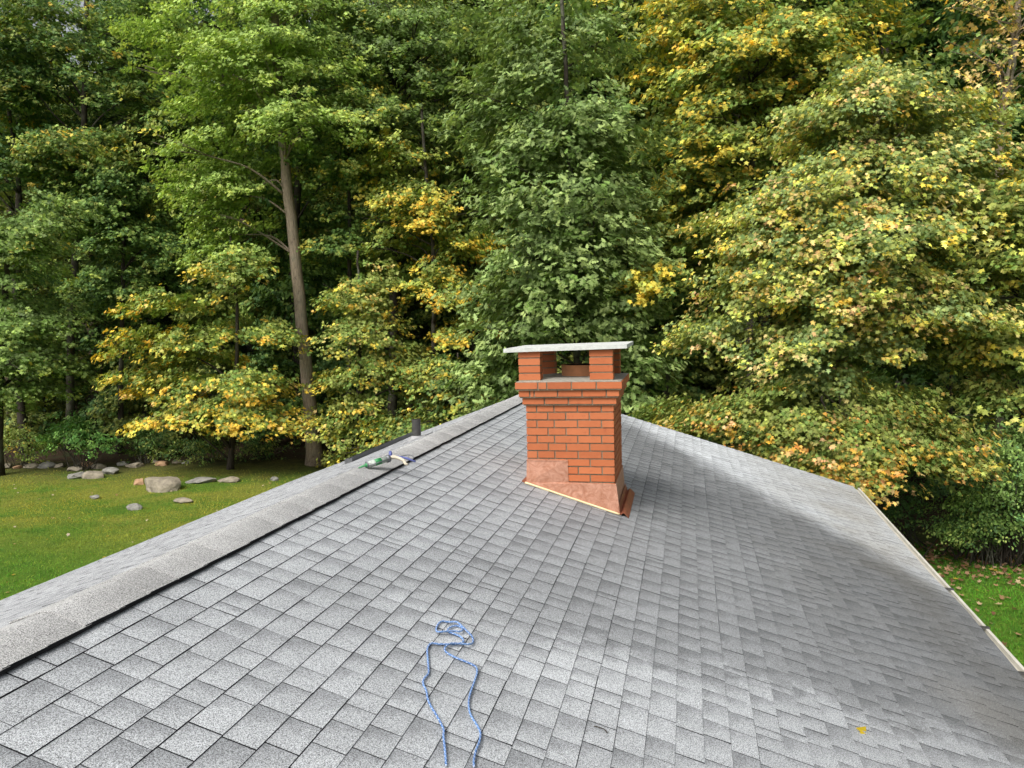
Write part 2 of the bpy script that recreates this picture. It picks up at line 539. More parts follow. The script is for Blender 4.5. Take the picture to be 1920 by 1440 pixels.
# fascia, soffit and walls
mb = MB()
XW_R, XW_L = 1.9, -6.5
zr_ = ZR - S_R * (XW_R - XR) - 0.2; zl_ = ZR + S_L * (XW_L - XR) - 0.2
ya, yb = Y0 + 0.35, Y1 - 0.35
mb.poly([(XW_R, ya, GZ - 0.4), (XW_R, yb, GZ - 0.4), (XW_R, yb, zr_), (XW_R, ya, zr_)])
mb.poly([(XW_L, yb, GZ - 0.4), (XW_L, ya, GZ - 0.4), (XW_L, ya, zl_), (XW_L, yb, zl_)])
mb.poly([(XW_R, yb, GZ - 0.4), (XW_L, yb, GZ - 0.4), (XW_L, yb, zl_), (XR, yb, ZR - 0.2), (XW_R, yb, zr_)])
mb.poly([(XW_L, ya, GZ - 0.4), (XW_R, ya, GZ - 0.4), (XW_R, ya, zr_), (XR, ya, ZR - 0.2), (XW_L, ya, zl_)])
mb.build("wall", M['siding'], house)
for yy0, yy1 in ((Y1 + 0.003, Y1 + 0.03), (Y0 - 0.03, Y0 - 0.003)):
    for surf in (roof_r, roof_l):
        mb = MB()
        a, b_ = surf(0, yy0, -0.012), surf(1, yy0, -0.012)
        c, d_ = surf(0, yy1, -0.012), surf(1, yy1, -0.012)
        lo = lambda p: (p[0], p[1], p[2] - 0.17)
        mb.hexa([lo(a), lo(b_), lo(d_), lo(c), a, b_, d_, c])
        mb.build("rake_board", M['white'], house)

# ------------------------------------------------------------------ vent pipe and metal strip on the far slope
vp = np.array((-3.06, 8.716, ZR + S_L * (-3.06 - XR)))
mb = MB()
mb.tube([vp + (0, 0, -0.05), vp + (0, 0, 0.24)], 0.052, 20, cap=False)
mb.tube([vp + (0, 0, 0.24), vp + (0, 0, 0.05)], 0.044, 20, 1, cap=False)
mb.poly([vp + (0.052 * math.cos(a), 0.052 * math.sin(a), 0.24) for a in np.linspace(0, 2 * math.pi, 21)[:-1]] , 1)  # dark disc over the open mouth, painting in the unlit bore
for i in range(20):
    a, b_ = 2 * math.pi * i / 20, 2 * math.pi * (i + 1) / 20
    mb.poly([vp + (0.044 * math.cos(a), 0.044 * math.sin(a), 0.2405), vp + (0.052 * math.cos(a), 0.052 * math.sin(a), 0.2405),
             vp + (0.052 * math.cos(b_), 0.052 * math.sin(b_), 0.2405), vp + (0.044 * math.cos(b_), 0.044 * math.sin(b_), 0.2405)], 0)
vent = mb.build("vent_pipe", [M['pipe'], M['soot_and_hollow']], house, True)
vent["label"] = "short black vent pipe standing behind the ridge"
mb = MB()
mb.tube([vp + (0, 0, -0.04), vp + (0, 0, 0.018), vp + (0, 0, 0.045)], [0.12, 0.085, 0.055], 20, cap=False)
def lp(x, y_, l): return (x, y_, ZR + S_L * (x - XR) + l)
mb.hexa([lp(-3.22, 8.56, 0.005), lp(-2.9, 8.56, 0.005), lp(-2.9, 8.87, 0.005), lp(-3.22, 8.87, 0.005),
         lp(-3.22, 8.56, 0.014), lp(-2.9, 8.56, 0.014), lp(-2.9, 8.87, 0.014), lp(-3.22, 8.87, 0.014)])
mb.build("pipe_boot", M['lead'], vent)

mb = MB()
def strip(x0, x1, y0, y1, h0, h1):
    mb.hexa([lp(x0, y0, 0.004), lp(x1, y0, 0.004), lp(x1, y1, 0.004), lp(x0, y1, 0.004),
             lp(x0, y0, h0), lp(x1, y0, h0), lp(x1, y1, h1), lp(x0, y1, h1)])
strip(-4.36, -4.30, 9.6, 11.3, 0.06, 0.06)
strip(-4.42, -4.363, 9.63, 12.3, 0.072, 0.072)
ms = mb.build("metal_strip", M['darkmetal'], house, bevel=0.004)
ms["label"] = "long low dark grey metal strip standing on the far slope"

# ------------------------------------------------------------------ chimney
CX0, CX1, CYF = -1.29, -0.53, 6.564
CYB = CYF + 0.915
CH = 0.0677; JT = 0.0115
ZT = -0.682                              # top of the plain shaft
rgb_ = random.Random(11)
mbB = MB()


def brick_course(mb, x0, x1, y0, y1, zb, pat, odd, mort=0, far_sheen=False):
    """bricks round a rectangle, front pattern given, other sides half-lapped"""
    zt = zb + CH - JT
    dp = 0.095
    def jit(): return rgb_.uniform(-0.0012, 0.0012)
    own_front = True
    # front and back
    xs = [x0]
    for L in pat: xs.append(xs[-1] + L)
    sc = (x1 - x0) / (xs[-1] - x0)
    xs = [x0 + (x - x0) * sc for x in xs]
    for (ya, yb, f) in ((y0, y0 + dp, 1), (y1 - dp, y1, -1)):
        for a, b_ in zip(xs[:-1], xs[1:]):
            a2 = a + (JT / 2 if a > x0 + 1e-6 else 0); b2 = b_ - (JT / 2 if b_ < x1 - 1e-6 else 0)
            j = jit()
            mb.box(a2, b2, ya + (j if f > 0 else 0), yb + (j if f < 0 else 0), zb + jit(), zt + jit(), 0, rgb_.random())
    # sides between the corner bricks
    L = 0.2032
    for (xa, xb, f) in ((x0, x0 + dp, -1), (x1 - dp, x1, 1)):
        yy = y0 + dp + JT
        first = 0.1 if odd else 0.2032 - JT
        ln = first
        while yy < y1 - dp - JT - 0.005:
            ye = min(yy + ln, y1 - dp - JT)
            j = jit()
            if f > 0: mb.box(xa, xb + j, yy, ye, zb + jit(), zt + jit(), 0, rgb_.random())
            else: mb.box(xa + j, xb, yy, ye, zb + jit(), zt + jit(), 0, rgb_.random())
            yy = ye + JT; ln = L - JT
    # mortar core, raked back a little
    mb.box(x0 + 0.008, x1 - 0.008, y0 + 0.008, y1 - 0.008, zb - JT - 0.0006, zt + 0.0003, 1)


PA = (0.093, 0.153, 0.203, 0.206, 0.105)
PB = (0.19, 0.157, 0.203, 0.208)
nc = 18
for k in range(nc):
    zb = ZT - (k + 1) * CH + JT
    brick_course(mbB, CX0, CX1, CYF, CYB, zb, PA if k % 2 == 0 else PB, k % 2)
for c, pat in ((1, (0.2, 0.213, 0.21, 0.21)), (2, (0.1, 0.04, 0.21, 0.216, 0.212, 0.11)), (3, (0.2, 0.078, 0.212, 0.212, 0.214))):
    e = 0.026 * c
    brick_course(mbB, CX0 - e, CX1 + e, CYF - e, CYB + e, ZT + (c - 1) * CH + JT, pat, c % 2)
chimney = mbB.build("chimney", [M['brick'], M['mortar']], house)
chimney["label"] = "square red brick chimney with corbelled top, copper flashing and a stone cap on four piers"
ZC = ZT + 3 * CH                          # top of corbel
bv = chimney.modifiers.new("bevel", 'BEVEL'); bv.width = 0.0016; bv.segments = 1; bv.limit_method = 'ANGLE'

# mortar wash on top
mb = MB()
e = 0.078
o_ = [(CX0 - e + 0.008, CYF - e + 0.008), (CX1 + e - 0.008, CYF - e + 0.008), (CX1 + e - 0.008, CYB + e - 0.008), (CX0 - e + 0.008, CYB + e - 0.008)]
i_ = [(CX0 + 0.16, CYF + 0.16), (CX1 - 0.16, CYF + 0.16), (CX1 - 0.16, CYB - 0.16), (CX0 + 0.16, CYB - 0.16)]
for j in range(4):
    j2 = (j + 1) % 4
    mb.poly([(*o_[j], ZC - 0.004), (*o_[j2], ZC - 0.004), (*o_[j2], ZC + 0.006), (*o_[j], ZC + 0.006)])
    mb.poly([(*o_[j], ZC + 0.006), (*o_[j2], ZC + 0.006), (*i_[j2], ZC + 0.028), (*i_[j], ZC + 0.028)])
mb.poly([(*p, ZC + 0.028) for p in i_])
mb.build("mortar_wash", M['wash'], chimney)

# four brick piers
PZ = ZC + 0.006
for (xa, xb, ya, yb) in ((-1.345, -1.155, CYF - 0.015, CYF + 0.125), (-0.728, -0.53, CYF - 0.015, CYF + 0.125),
                         (-1.345, -1.155, CYB - 0.13, CYB + 0.01), (-0.728, -0.53, CYB - 0.13, CYB + 0.01)):
    mb = MB()
    for c in range(4):
        zb = PZ + c * 0.0655 + 0.012
        j = [rgb_.uniform(-0.002, 0.002) for _ in range(4)]
        mb.box(xa + j[0], xb + j[1], ya + j[2], yb + j[3], zb, zb + 0.0655 - 0.011, 0, rgb_.random())
    mb.box(xa + 0.006, xb - 0.006, ya + 0.006, yb - 0.006, PZ - 0.03, PZ + 4 * 0.0655 + 0.008, 1)
    mb.hexa([(xa - 0.012, ya - 0.012, PZ - 0.012), (xb + 0.012, ya - 0.012, PZ - 0.012), (xb + 0.012, yb + 0.012, PZ - 0.012), (xa - 0.012, yb + 0.012, PZ - 0.012),
             (xa, ya, PZ + 0.011), (xb, ya, PZ + 0.011), (xb, yb, PZ + 0.011), (xa, yb, PZ + 0.011)], [1] * 6)
    mb.build("brick_pier", [M['brick'], M['mortar']], chimney, bevel=0.0015)

# clay flue liner (rounded square tube)
def rrect(cx, cy, hx, hy, r, n=6):
    out = []
    for (sx, sy, a0) in ((1, 1, 0), (-1, 1, 90), (-1, -1, 180), (1, -1, 270)):
        for i in range(n + 1):
            a = math.radians(a0 + 90 * i / n)
            out.append((cx + sx * (hx - r) + r * math.cos(a), cy + sy * (hy - r) + r * math.sin(a)))
    return out
mb = MB()
fo = rrect(-0.83, CYF + 0.46, 0.205, 0.2, 0.195, 9); fi = rrect(-0.83, CYF + 0.46, 0.182, 0.178, 0.174, 9)
zf0, zf1 = ZC, ZC + 0.125
nn = len(fo)
for j in range(nn):
    k2 = (j + 1) % nn
    mb.poly([(*fo[j], zf0), (*fo[k2], zf0), (*fo[k2], zf1), (*fo[j], zf1)], 0)
    mb.poly([(*fo[j], zf1), (*fo[k2], zf1), (*fi[k2], zf1), (*fi[j], zf1)], 0)
    mb.poly([(*fi[k2], zf0 + 0.03), (*fi[j], zf0 + 0.03), (*fi[j], zf1), (*fi[k2], zf1)], 1)
mb.poly([(*p, zf0 + 0.032) for p in fi], 1)
mb.build("clay_flue", [M['clay'], M['soot_and_hollow']], chimney)

# stone cap, slightly out of level
mb = MB()
sx0, sx1, sy0, sy1 = -1.47, -0.407, CYF - 0.05, CYF + 0.955
zl, zr2 = -0.185, -0.167
zb_ = PZ + 4 * 0.0655 + 0.008
mb.hexa([(sx0, sy0, zl - 0.033), (sx1, sy0, zr2 - 0.033), (sx1, sy1, zr2 - 0.029), (sx0, sy1, zl - 0.029),
         (sx0, sy0, zl), (sx1, sy0, zr2), (sx1, sy1, zr2 + 0.004), (sx0, sy1, zl + 0.004)])
mb.build("stone_cap", M['slab'], chimney, bevel=0.003)


def roofz(x, y): return ZR - S_R * (x - XR)

# copper step flashing on the front face
mb = MB()
yf = CYF - 0.006
xl, xr = CX0 - 0.008, CX1 + 0.01
outline = [(xl, roofz(xl, 0) + 0.012), (xr + 0.035, roofz(xr + 0.035, 0) + 0.012), (xr + 0.004, -1.368), (-0.928, -1.358), (-0.932, -1.164), (CX0 - 0.004, -1.16)]
fr = [(x, yf - (0.02 if i < 2 else 0.0), z) for i, (x, z) in enumerate(outline)]
bk = [(x, CYF + 0.002, z) for x, z in outline]
mb.poly([fr[0], fr[1], fr[2], fr[3]]); mb.poly([fr[0], fr[3], fr[4], fr[5]])
for j in range(6):
    k2 = (j + 1) % 6
    mb.poly([bk[j], bk[k2], fr[k2], fr[j]])
# folded top hems catching the light
for (a, b_) in ((fr[5], fr[4]), (fr[3], fr[2])):
    mb.hexa([(a[0], a[1] - 0.004, a[2] - 0.012), (b_[0], b_[1] - 0.004, b_[2] - 0.012), (b_[0], CYF, b_[2] - 0.012), (a[0], CYF, a[2] - 0.012),
             (a[0], a[1] - 0.004, a[2]), (b_[0], b_[1] - 0.004, b_[2]), (b_[0], CYF, b_[2] + 0.003), (a[0], CYF, a[2] + 0.003)])
mb.build("step_flashing", M['copper'], chimney)
# side and apron flashing on the downhill face
mb = MB()
xs_ = CX1 + 0.003
mb.hexa([(CX1 + 0.002, yf, -1.75), (CX1 + 0.035, yf, -1.75), (CX1 + 0.035, CYB + 0.01, -1.75), (CX1 + 0.002, CYB + 0.01, -1.75),
         (CX1 + 0.001, yf, -1.368), (CX1 + 0.008, yf, -1.368), (CX1 + 0.008, CYB + 0.01, -1.368), (CX1 + 0.001, CYB + 0.01, -1.368)])
mb.build("side_flashing", M['copper'], chimney)
mb = MB()
def rp(x, y_, l): return (x, y_, roofz(x, y_) + l)
for (x0, x1, l0, l1) in ((CX1 + 0.03, CX1 + 0.048, 0.08, 0.016), (CX1 + 0.048, CX1 + 0.07, 0.016, 0.042), (CX1 + 0.07, CX1 + 0.09, 0.042, 0.036), (CX1 + 0.09, CX1 + 0.118, 0.036, 0.010)):
    y0_, y1_ = CYF - 0.03, CYF + 0.95
    mb.hexa([rp(x0, y0_, l0 - 0.008), rp(x1, y0_, l1 - 0.008), rp(x1, y1_, l1 - 0.008), rp(x0, y1_, l0 - 0.008),
             rp(x0, y0_, l0), rp(x1, y0_, l1), rp(x1, y1_, l1), rp(x0, y1_, l0)])
mb.build("apron_flashing", M['rust'], chimney)
# uphill pan: a little copper corner showing at the upper left
mb = MB()
mb.hexa([rp(CX0 - 0.05, CYF - 0.02, 0.008), rp(CX0 + 0.01, CYF - 0.02, 0.008), rp(CX0 + 0.01, CYB, 0.008), rp(CX0 - 0.05, CYB, 0.008),
         rp(CX0 - 0.05, CYF - 0.02, 0.015), rp(CX0 + 0.0, CYF - 0.02, 0.07), rp(CX0 + 0.0, CYB, 0.07), rp(CX0 - 0.05, CYB, 0.015)])
mb.build("pan_flashing", M['rust'], chimney)
# cream sealant bead at the foot of the step flashing
mb = MB()
pts = []
for i in range(24):
    x = xl - 0.01 + (xr + 0.04 - xl) * i / 23
    pts.append((x, yf - 0.028 + 0.001 * math.sin(i * 2.1), roofz(x, 0) + 0.013))
mb.tube(pts, 0.0085, 8)
mb.build("sealant_bead", M['bead'], chimney, True)
#PART2
# ------------------------------------------------------------------ small things on the roof
def roof_pt(px, py, lift=0.0):
    """point on the near slope for a place seen in the photograph"""
    r = ray(px, py)
    n_ = np.array([S_R, 0, 1.0])
    p = r * ((ZR + S_R * XR) / (n_ @ r))
    return np.array([p[0], p[1], p[2] + hump(p[0], p[1]) + lift])


def catmull(P, n=8):
    P = [np.array(p, float) for p in P]
    Q = [2 * P[0] - P[1]] + P + [2 * P[-1] - P[-2]]
    out = []
    for i in range(1, len(Q) - 2):
        for j in range(n):
            t = j / n
            a, b, c, d = Q[i - 1], Q[i], Q[i + 1], Q[i + 2]
            out.append(0.5 * ((2 * b) + (c - a) * t + (2 * a - 5 * b + 4 * c - d) * t * t + (3 * b - a - 3 * c + d) * t ** 3))
    out.append(Q[-2])
    return out


mt, t, out = mat_new('blue_braided_rope'); b = NB(t)
uv = t.nodes.new("ShaderNodeUVMap"); uv.uv_map = "UVMap"
sp = b.n("ShaderNodeSeparateXYZ", {0: uv.outputs[0]})
s1 = b.math('FRACT', b.math('ADD', b.math('MULTIPLY', sp.outputs[0], 2.0), b.math('MULTIPLY', sp.outputs[1], 42.0)))
s2 = b.math('FRACT', b.math('SUBTRACT', b.math('MULTIPLY', sp.outputs[0], 2.0), b.math('MULTIPLY', sp.outputs[1], 42.0)))
wf = b.math('MULTIPLY', b.math('LESS_THAN', s1, 0.4), b.math('LESS_THAN', s2, 0.55))
tcx = t.nodes.new("ShaderNodeTexCoord").outputs['Object']
c0 = b.mix(b.mapr(b.noise(9, 3, 0.6, tcx), 0.35, 0.65), (0.075, 0.15, 0.34), (0.13, 0.25, 0.50))
c0 = b.mix(wf, c0, (0.42, 0.50, 0.66))
principled(t, out, c0, 0.75, 0, 0.2, b.bump(b.math('ADD', s1, s2), 0.4, 0.003))
M['rope'] = mt

RP = [(465, 1450), (455, 1320), (440, 1180), (440, 1120), (380, 1000), (330, 920), (300, 850), (285, 770), (260, 720), (262, 670), (305, 615), (305, 560),
      (298, 470), (296, 390), (330, 345), (400, 350), (460, 352), (540, 352), (600, 345), (620, 322), (590, 285), (530, 260), (480, 240), (490, 205), (545, 183),
      (595, 195), (612, 230), (590, 250), (520, 246), (430, 252), (385, 238), (375, 210), (395, 165), (430, 143), (490, 150), (560, 165), (610, 205), (660, 255),
      (700, 300), (705, 335), (670, 365), (600, 362), (520, 358), (475, 375), (450, 395), (475, 430), (545, 470), (620, 500), (690, 530), (735, 560), (742, 610),
      (722, 680), (690, 770), (670, 850), (670, 930), (690, 1000), (740, 1080), (772, 1150), (765, 1230), (735, 1310), (715, 1400), (715, 1460)]
pts = []
for i, (x, y) in enumerate(RP):
    lift = 0.0135
    if 18 <= i <= 22: lift = 0.016
    if 26 <= i <= 29: lift = 0.021
    if 35 <= i <= 38: lift = 0.022
    if 40 <= i <= 43: lift = 0.021
    pts.append(roof_pt(740 + x / 4.8, 1140 + y / 4.8, lift))
mb = MB(); mb.tube(catmull(pts, 7), 0.0045, 8, uvscale=1.0)
rope = mb.build("rope", M['rope'], smooth=True)
tag(rope, "thin blue and white braided rope looped loosely on the grey shingles", "rope")

# ---- caulking gun lying on the ridge cap
M['tube_white'] = simple('sealant_tube_print', (0.36, 0.40, 0.36), 0.45, var=0.6, scale=50)
M['green'] = simple('green_plastic', (0.03, 0.22, 0.07), 0.45, var=0.4, scale=60)
M['gun'] = simple('gun_grey_metal', (0.16, 0.165, 0.18), 0.45, 0.4, var=0.25, scale=40)
M['blue'] = simple('blue_grip', (0.09, 0.11, 0.30), 0.5, var=0.15)
M['cream'] = simple('cream_smeared_handle', (0.5, 0.45, 0.35), 0.6, var=0.25, scale=60)


def cap_pt_px(px, py, z):
    r = ray(px, py); return r * (z / r[2])


gz = ZR + 0.028
g0 = cap_pt_px(689, 873, gz + 0.005); g1 = cap_pt_px(726, 864, gz + 0.02)
gx = g1 - g0; gl = np.linalg.norm(gx); gx /= gl
gy = np.cross((0, 0, 1.0), gx); gy /= np.linalg.norm(gy); gup = np.cross(gx, gy)
gun = empty("caulking_gun", tuple(g0))
tag(gun, "caulking gun with a green tipped sealant tube lying across the ridge", "caulking gun")
def G(a, s, u): return g0 + gx * a + gy * s + gup * u
mb = MB(); mb.tube([G(0.0, 0, 0.005), G(0.165, 0, 0.015)], 0.025, 16); mb.build("sealant_tube", M['tube_white'], gun, True)
mb = MB(); mb.tube([G(0.06, 0, 0.0086), G(0.115, 0, 0.012)], 0.0255, 16); mb.build("tube_label", M['green'], gun, True)
mb = MB(); mb.tube([G(0.0, 0, 0.005), G(-0.012, 0, 0.005), G(-0.022, 0, 0.005), G(-0.075, 0.004, -0.002)], [0.02, 0.017, 0.009, 0.004], 12); mb.build("nozzle", M['green'], gun, True)
mb = MB()
for sd in (-1, 1):
    mb.tube([G(-0.004, 0.027 * sd, 0.004), G(0.175, 0.027 * sd, 0.014)], 0.004, 6)
mb.tube([G(-0.008, 0, 0.005), G(-0.002, 0, 0.005)], 0.028, 16)
mb.tube([G(0.165, 0, 0.015), G(0.19, 0, 0.016)], 0.03, 16)
mb.build("frame", M['gun'], gun, True)
mb = MB(); mb.tube([G(0.19, 0, 0.018), G(0.225, -0.012, 0.02), G(0.25, -0.045, 0.008), G(0.262, -0.09, -0.006), G(0.256, -0.12, -0.028), G(0.268, -0.135, -0.034)], [0.016, 0.016, 0.013, 0.012, 0.012, 0.009], 10); mb.build("handle", M['cream'], gun, True)
mb = MB(); mb.tube([G(0.195, 0.0, 0.03), G(0.24, -0.012, 0.022), G(0.30, -0.07, 0.0), G(0.34, -0.13, -0.028)], [0.009, 0.009, 0.009, 0.007], 8); mb.build("trigger", M['blue'], gun, True)
mb = MB(); mb.tube([G(0.19, 0.005, 0.018), G(0.21, 0.01, 0.045), G(0.215, 0.02, 0.06)], [0.012, 0.014, 0.012], 8); mb.build("release_lever", M['blue'], gun, True)
mb = MB(); mb.tube(catmull([G(0.19, 0, 0.016), G(0.27, 0.005, 0.01), G(0.34, 0.0, 0.008), G(0.375, -0.02, 0.0), G(0.37, -0.055, -0.012), G(0.345, -0.075, -0.018)], 5), 0.004, 6); mb.build("plunger_rod", M['gun'], gun, True)

# ------------------------------------------------------------------ leaves
MAPLE = [(0, 0), (.40, .0), (.24, .27), (.53, .52), (.19, .57), (0, 1), (-.19, .57), (-.53, .52), (-.24, .27), (-.40, .0)]
OAK = [(0, 0), (.16, .2), (.08, .3), (.30, .45), (.12, .52), (.27, .74), (.09, .78), (0, 1), (-.09, .78), (-.27, .74), (-.12, .52), (-.30, .45), (-.08, .3), (-.16, .2)]
OVAL = [(0, 0), (.26, .3), (.24, .62), (0, 1), (-.24, .62), (-.26, .3)]


def leaf_mesh(name, C, N, A, size, col, shape, mat=None, parent=None, fold=0.22, droop=0.22):
    """C centres, N normals, A axis directions, size, col: arrays; one polygon per leaf"""
    C = np.asarray(C, float); n = len(C)
    N = N / (np.linalg.norm(N, axis=1, keepdims=True) + 1e-9)
    A = A - N * np.sum(A * N, axis=1, keepdims=True)
    A /= (np.linalg.norm(A, axis=1, keepdims=True) + 1e-9)
    B = np.cross(A, N)
    sh = np.array(shape); k = len(sh)
    x = sh[:, 0][None, :] * size[:, None]; y = (sh[:, 1] - 0.45)[None, :] * size[:, None]
    z = (-fold * np.abs(sh[:, 0]) - droop * sh[:, 1] ** 2)[None, :] * size[:, None]
    V = C[:, None, :] + B[:, None, :] * x[..., None] + A[:, None, :] * y[..., None] + N[:, None, :] * z[..., None]
    me = bpy.data.meshes.new(name)
    me.vertices.add(n * k); me.loops.add(n * k); me.polygons.add(n)
    me.vertices.foreach_set("co", V.reshape(-1).astype(np.float32))
    me.loops.foreach_set("vertex_index", np.arange(n * k, dtype=np.int32))
    me.polygons.foreach_set("loop_start", np.arange(0, n * k, k, dtype=np.int32))
    at_ = me.attributes.new("col", 'FLOAT_COLOR', 'FACE')
    at_.data.foreach_set("color", np.concatenate([np.clip(col, 0, 1), np.ones((n, 1))], 1).reshape(-1).astype(np.float32))
    me.materials.append(mat or M['leaf'])
    me.update(calc_edges=True)
    o = bpy.data.objects.new(name, me)
    COL.objects.link(o)
    if parent is not None:
        o.parent = parent
        o.matrix_parent_inverse = Matrix.Translation(-Vector(parent.location))
    return o


G_DARK = (0.038, 0.078, 0.024); G_MID = (0.092, 0.150, 0.034); G_LIGHT = (0.180, 0.250, 0.062); G_BLUE = (0.086, 0.122, 0.042)
G_BLUE2 = (0.145, 0.197, 0.066); OLIVE = (0.155, 0.175, 0.045); YGREEN = (0.235, 0.27, 0.055); YELLOW = (0.41, 0.31, 0.042); GOLD = (0.42, 0.25, 0.035)
ORANGE = (0.45, 0.19, 0.045); TAN = (0.36, 0.26, 0.11); PINK = (0.42, 0.22, 0.13)


LEAF_GAIN = 1.85


def pick(rg, pal, n):
    w = np.array([p[1] for p in pal], float); w /= w.sum()
    return np.array([p[0] for p in pal])[rg.choice(len(pal), n, p=w)]


def spray_leaves(rg, cen, outd, R, nl, pal_in, pal_out, tipbias=1.0, flat=0.16, hang=0.45):
    """a fan of leaf tufts on one branch end; returns arrays C,N,A,col"""
    nt_ = max(5, int(nl / 12))
    up = np.array([0, 0, 1.0])
    side = np.cross(up, outd); side /= np.linalg.norm(side) + 1e-9
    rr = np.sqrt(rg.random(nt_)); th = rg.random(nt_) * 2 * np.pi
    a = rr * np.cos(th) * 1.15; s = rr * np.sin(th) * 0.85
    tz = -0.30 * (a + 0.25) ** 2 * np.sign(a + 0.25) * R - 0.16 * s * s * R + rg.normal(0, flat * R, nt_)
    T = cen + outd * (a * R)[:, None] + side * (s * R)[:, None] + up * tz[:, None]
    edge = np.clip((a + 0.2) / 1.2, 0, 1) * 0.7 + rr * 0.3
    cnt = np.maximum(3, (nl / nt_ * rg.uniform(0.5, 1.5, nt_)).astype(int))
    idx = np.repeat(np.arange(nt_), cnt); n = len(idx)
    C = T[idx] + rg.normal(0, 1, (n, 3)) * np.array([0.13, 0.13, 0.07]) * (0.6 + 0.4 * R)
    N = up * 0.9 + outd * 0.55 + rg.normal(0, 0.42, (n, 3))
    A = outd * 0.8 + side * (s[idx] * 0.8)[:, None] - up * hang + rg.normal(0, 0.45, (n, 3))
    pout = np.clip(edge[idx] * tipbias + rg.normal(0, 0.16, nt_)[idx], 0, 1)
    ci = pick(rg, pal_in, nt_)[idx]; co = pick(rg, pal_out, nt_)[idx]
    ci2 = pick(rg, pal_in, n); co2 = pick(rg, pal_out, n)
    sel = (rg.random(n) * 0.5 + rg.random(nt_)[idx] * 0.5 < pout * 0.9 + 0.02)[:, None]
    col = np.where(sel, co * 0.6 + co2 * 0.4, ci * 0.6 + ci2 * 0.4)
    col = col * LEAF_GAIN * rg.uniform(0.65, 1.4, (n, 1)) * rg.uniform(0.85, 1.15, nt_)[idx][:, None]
    return C, N, A, col


def crown(name, rg, sprays, size, shape, pal_in, pal_out, nl=170, tipbias=1.0, parent=None, flat=0.16, fold=0.22):
    hang = -0.15 if shape is OAK else 0.45
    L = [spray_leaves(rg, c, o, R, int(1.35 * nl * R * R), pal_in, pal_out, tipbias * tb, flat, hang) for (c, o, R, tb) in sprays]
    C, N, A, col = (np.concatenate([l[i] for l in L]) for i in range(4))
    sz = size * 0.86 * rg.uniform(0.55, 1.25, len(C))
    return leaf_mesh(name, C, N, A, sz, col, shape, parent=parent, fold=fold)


def blob_sprays(rg, cen, rx, ry, rz, n, Rm, back=0.45, tb=1.0, mid=None):
    """spray positions spread over an ellipsoid crown, thinner on the far side; rz vertical"""
    out = []
    while len(out) < n:
        v = rg.normal(0, 1, 3); v /= np.linalg.norm(v)
        if v[1] > 0.25 and rg.random() > back: continue
        if v[2] < -0.5 and rg.random() > 0.5: continue
        r = rg.uniform(0.55, 1.0) if rg.random() < 0.8 else rg.uniform(0.2, 0.6)
        p = cen + v * np.array([rx, ry, rz]) * r
        o = np.array([v[0] * rx, v[1] * ry, 0]) + rg.normal(0, 0.35, 3) * np.array([1, 1, 0]) * max(rx, ry) * 0.4
        if mid is not None: o = o + 0.6 * np.array([cen[0] - mid[0], cen[1] - mid[1], 0])
        o /= np.linalg.norm(o) + 1e-9
        out.append((p, o, Rm * rg.uniform(0.7, 1.3), tb * rg.uniform(0.55, 1.2)))
    return out


def trunk_mesh(name, rg, path, r0, r1, sprays, mat, parent, nlimb=14, flare=1.5, limb_r=0.05):
    mb = MB()
    P = catmull(path, 6)
    n = len(P)
    rad = [r0 + (r1 - r0) * (i / (n - 1)) ** 0.8 for i in range(n)]
    for i in range(n):
        h = P[i][2] - P[0][2]
        rad[i] *= 1 + (flare - 1) * math.exp(-h / 0.55)
        P[i] = P[i] + rg.normal(0, 0.015, 3)
    mb.tube(P, rad, 12)
    if sprays:
        for i in rg.choice(len(sprays), min(nlimb, len(sprays)), replace=False):
            c = sprays[i][0]
            # leave the trunk below the spray
            zt = c[2] - 0.45 * np.linalg.norm((c - P[-1])[:2]) - 0.3
            j = int(np.argmin([abs(p[2] - zt) for p in P]))
            a = P[j]; d = c - a
            if np.linalg.norm(d) < 0.5: continue
            m1 = a + d * 0.35 + np.array([0, 0, 0.10 * np.linalg.norm(d)]) + rg.normal(0, 0.12, 3)
            m2 = a + d * 0.7 + np.array([0, 0, 0.06 * np.linalg.norm(d)]) + rg.normal(0, 0.12, 3)
            rr = min(rad[j] * 0.55, limb_r * (0.5 + 0.14 * np.linalg.norm(d)))
            mb.tube(catmull([a, m1, m2, c], 4), [rr * (1 - 0.8 * q / 12) for q in range(13)], 6)
            for _ in range(2):
                e = c + sprays[i][1] * sprays[i][2] * rg.uniform(0.4, 0.9) + rg.normal(0, 0.2, 3)
                mb.tube([m2, (m2 + e) / 2 + rg.normal(0, 0.06, 3), e], [rr * 0.4, rr * 0.28, rr * 0.12], 5)
    o = mb.build(name, mat, parent, True)
    return o


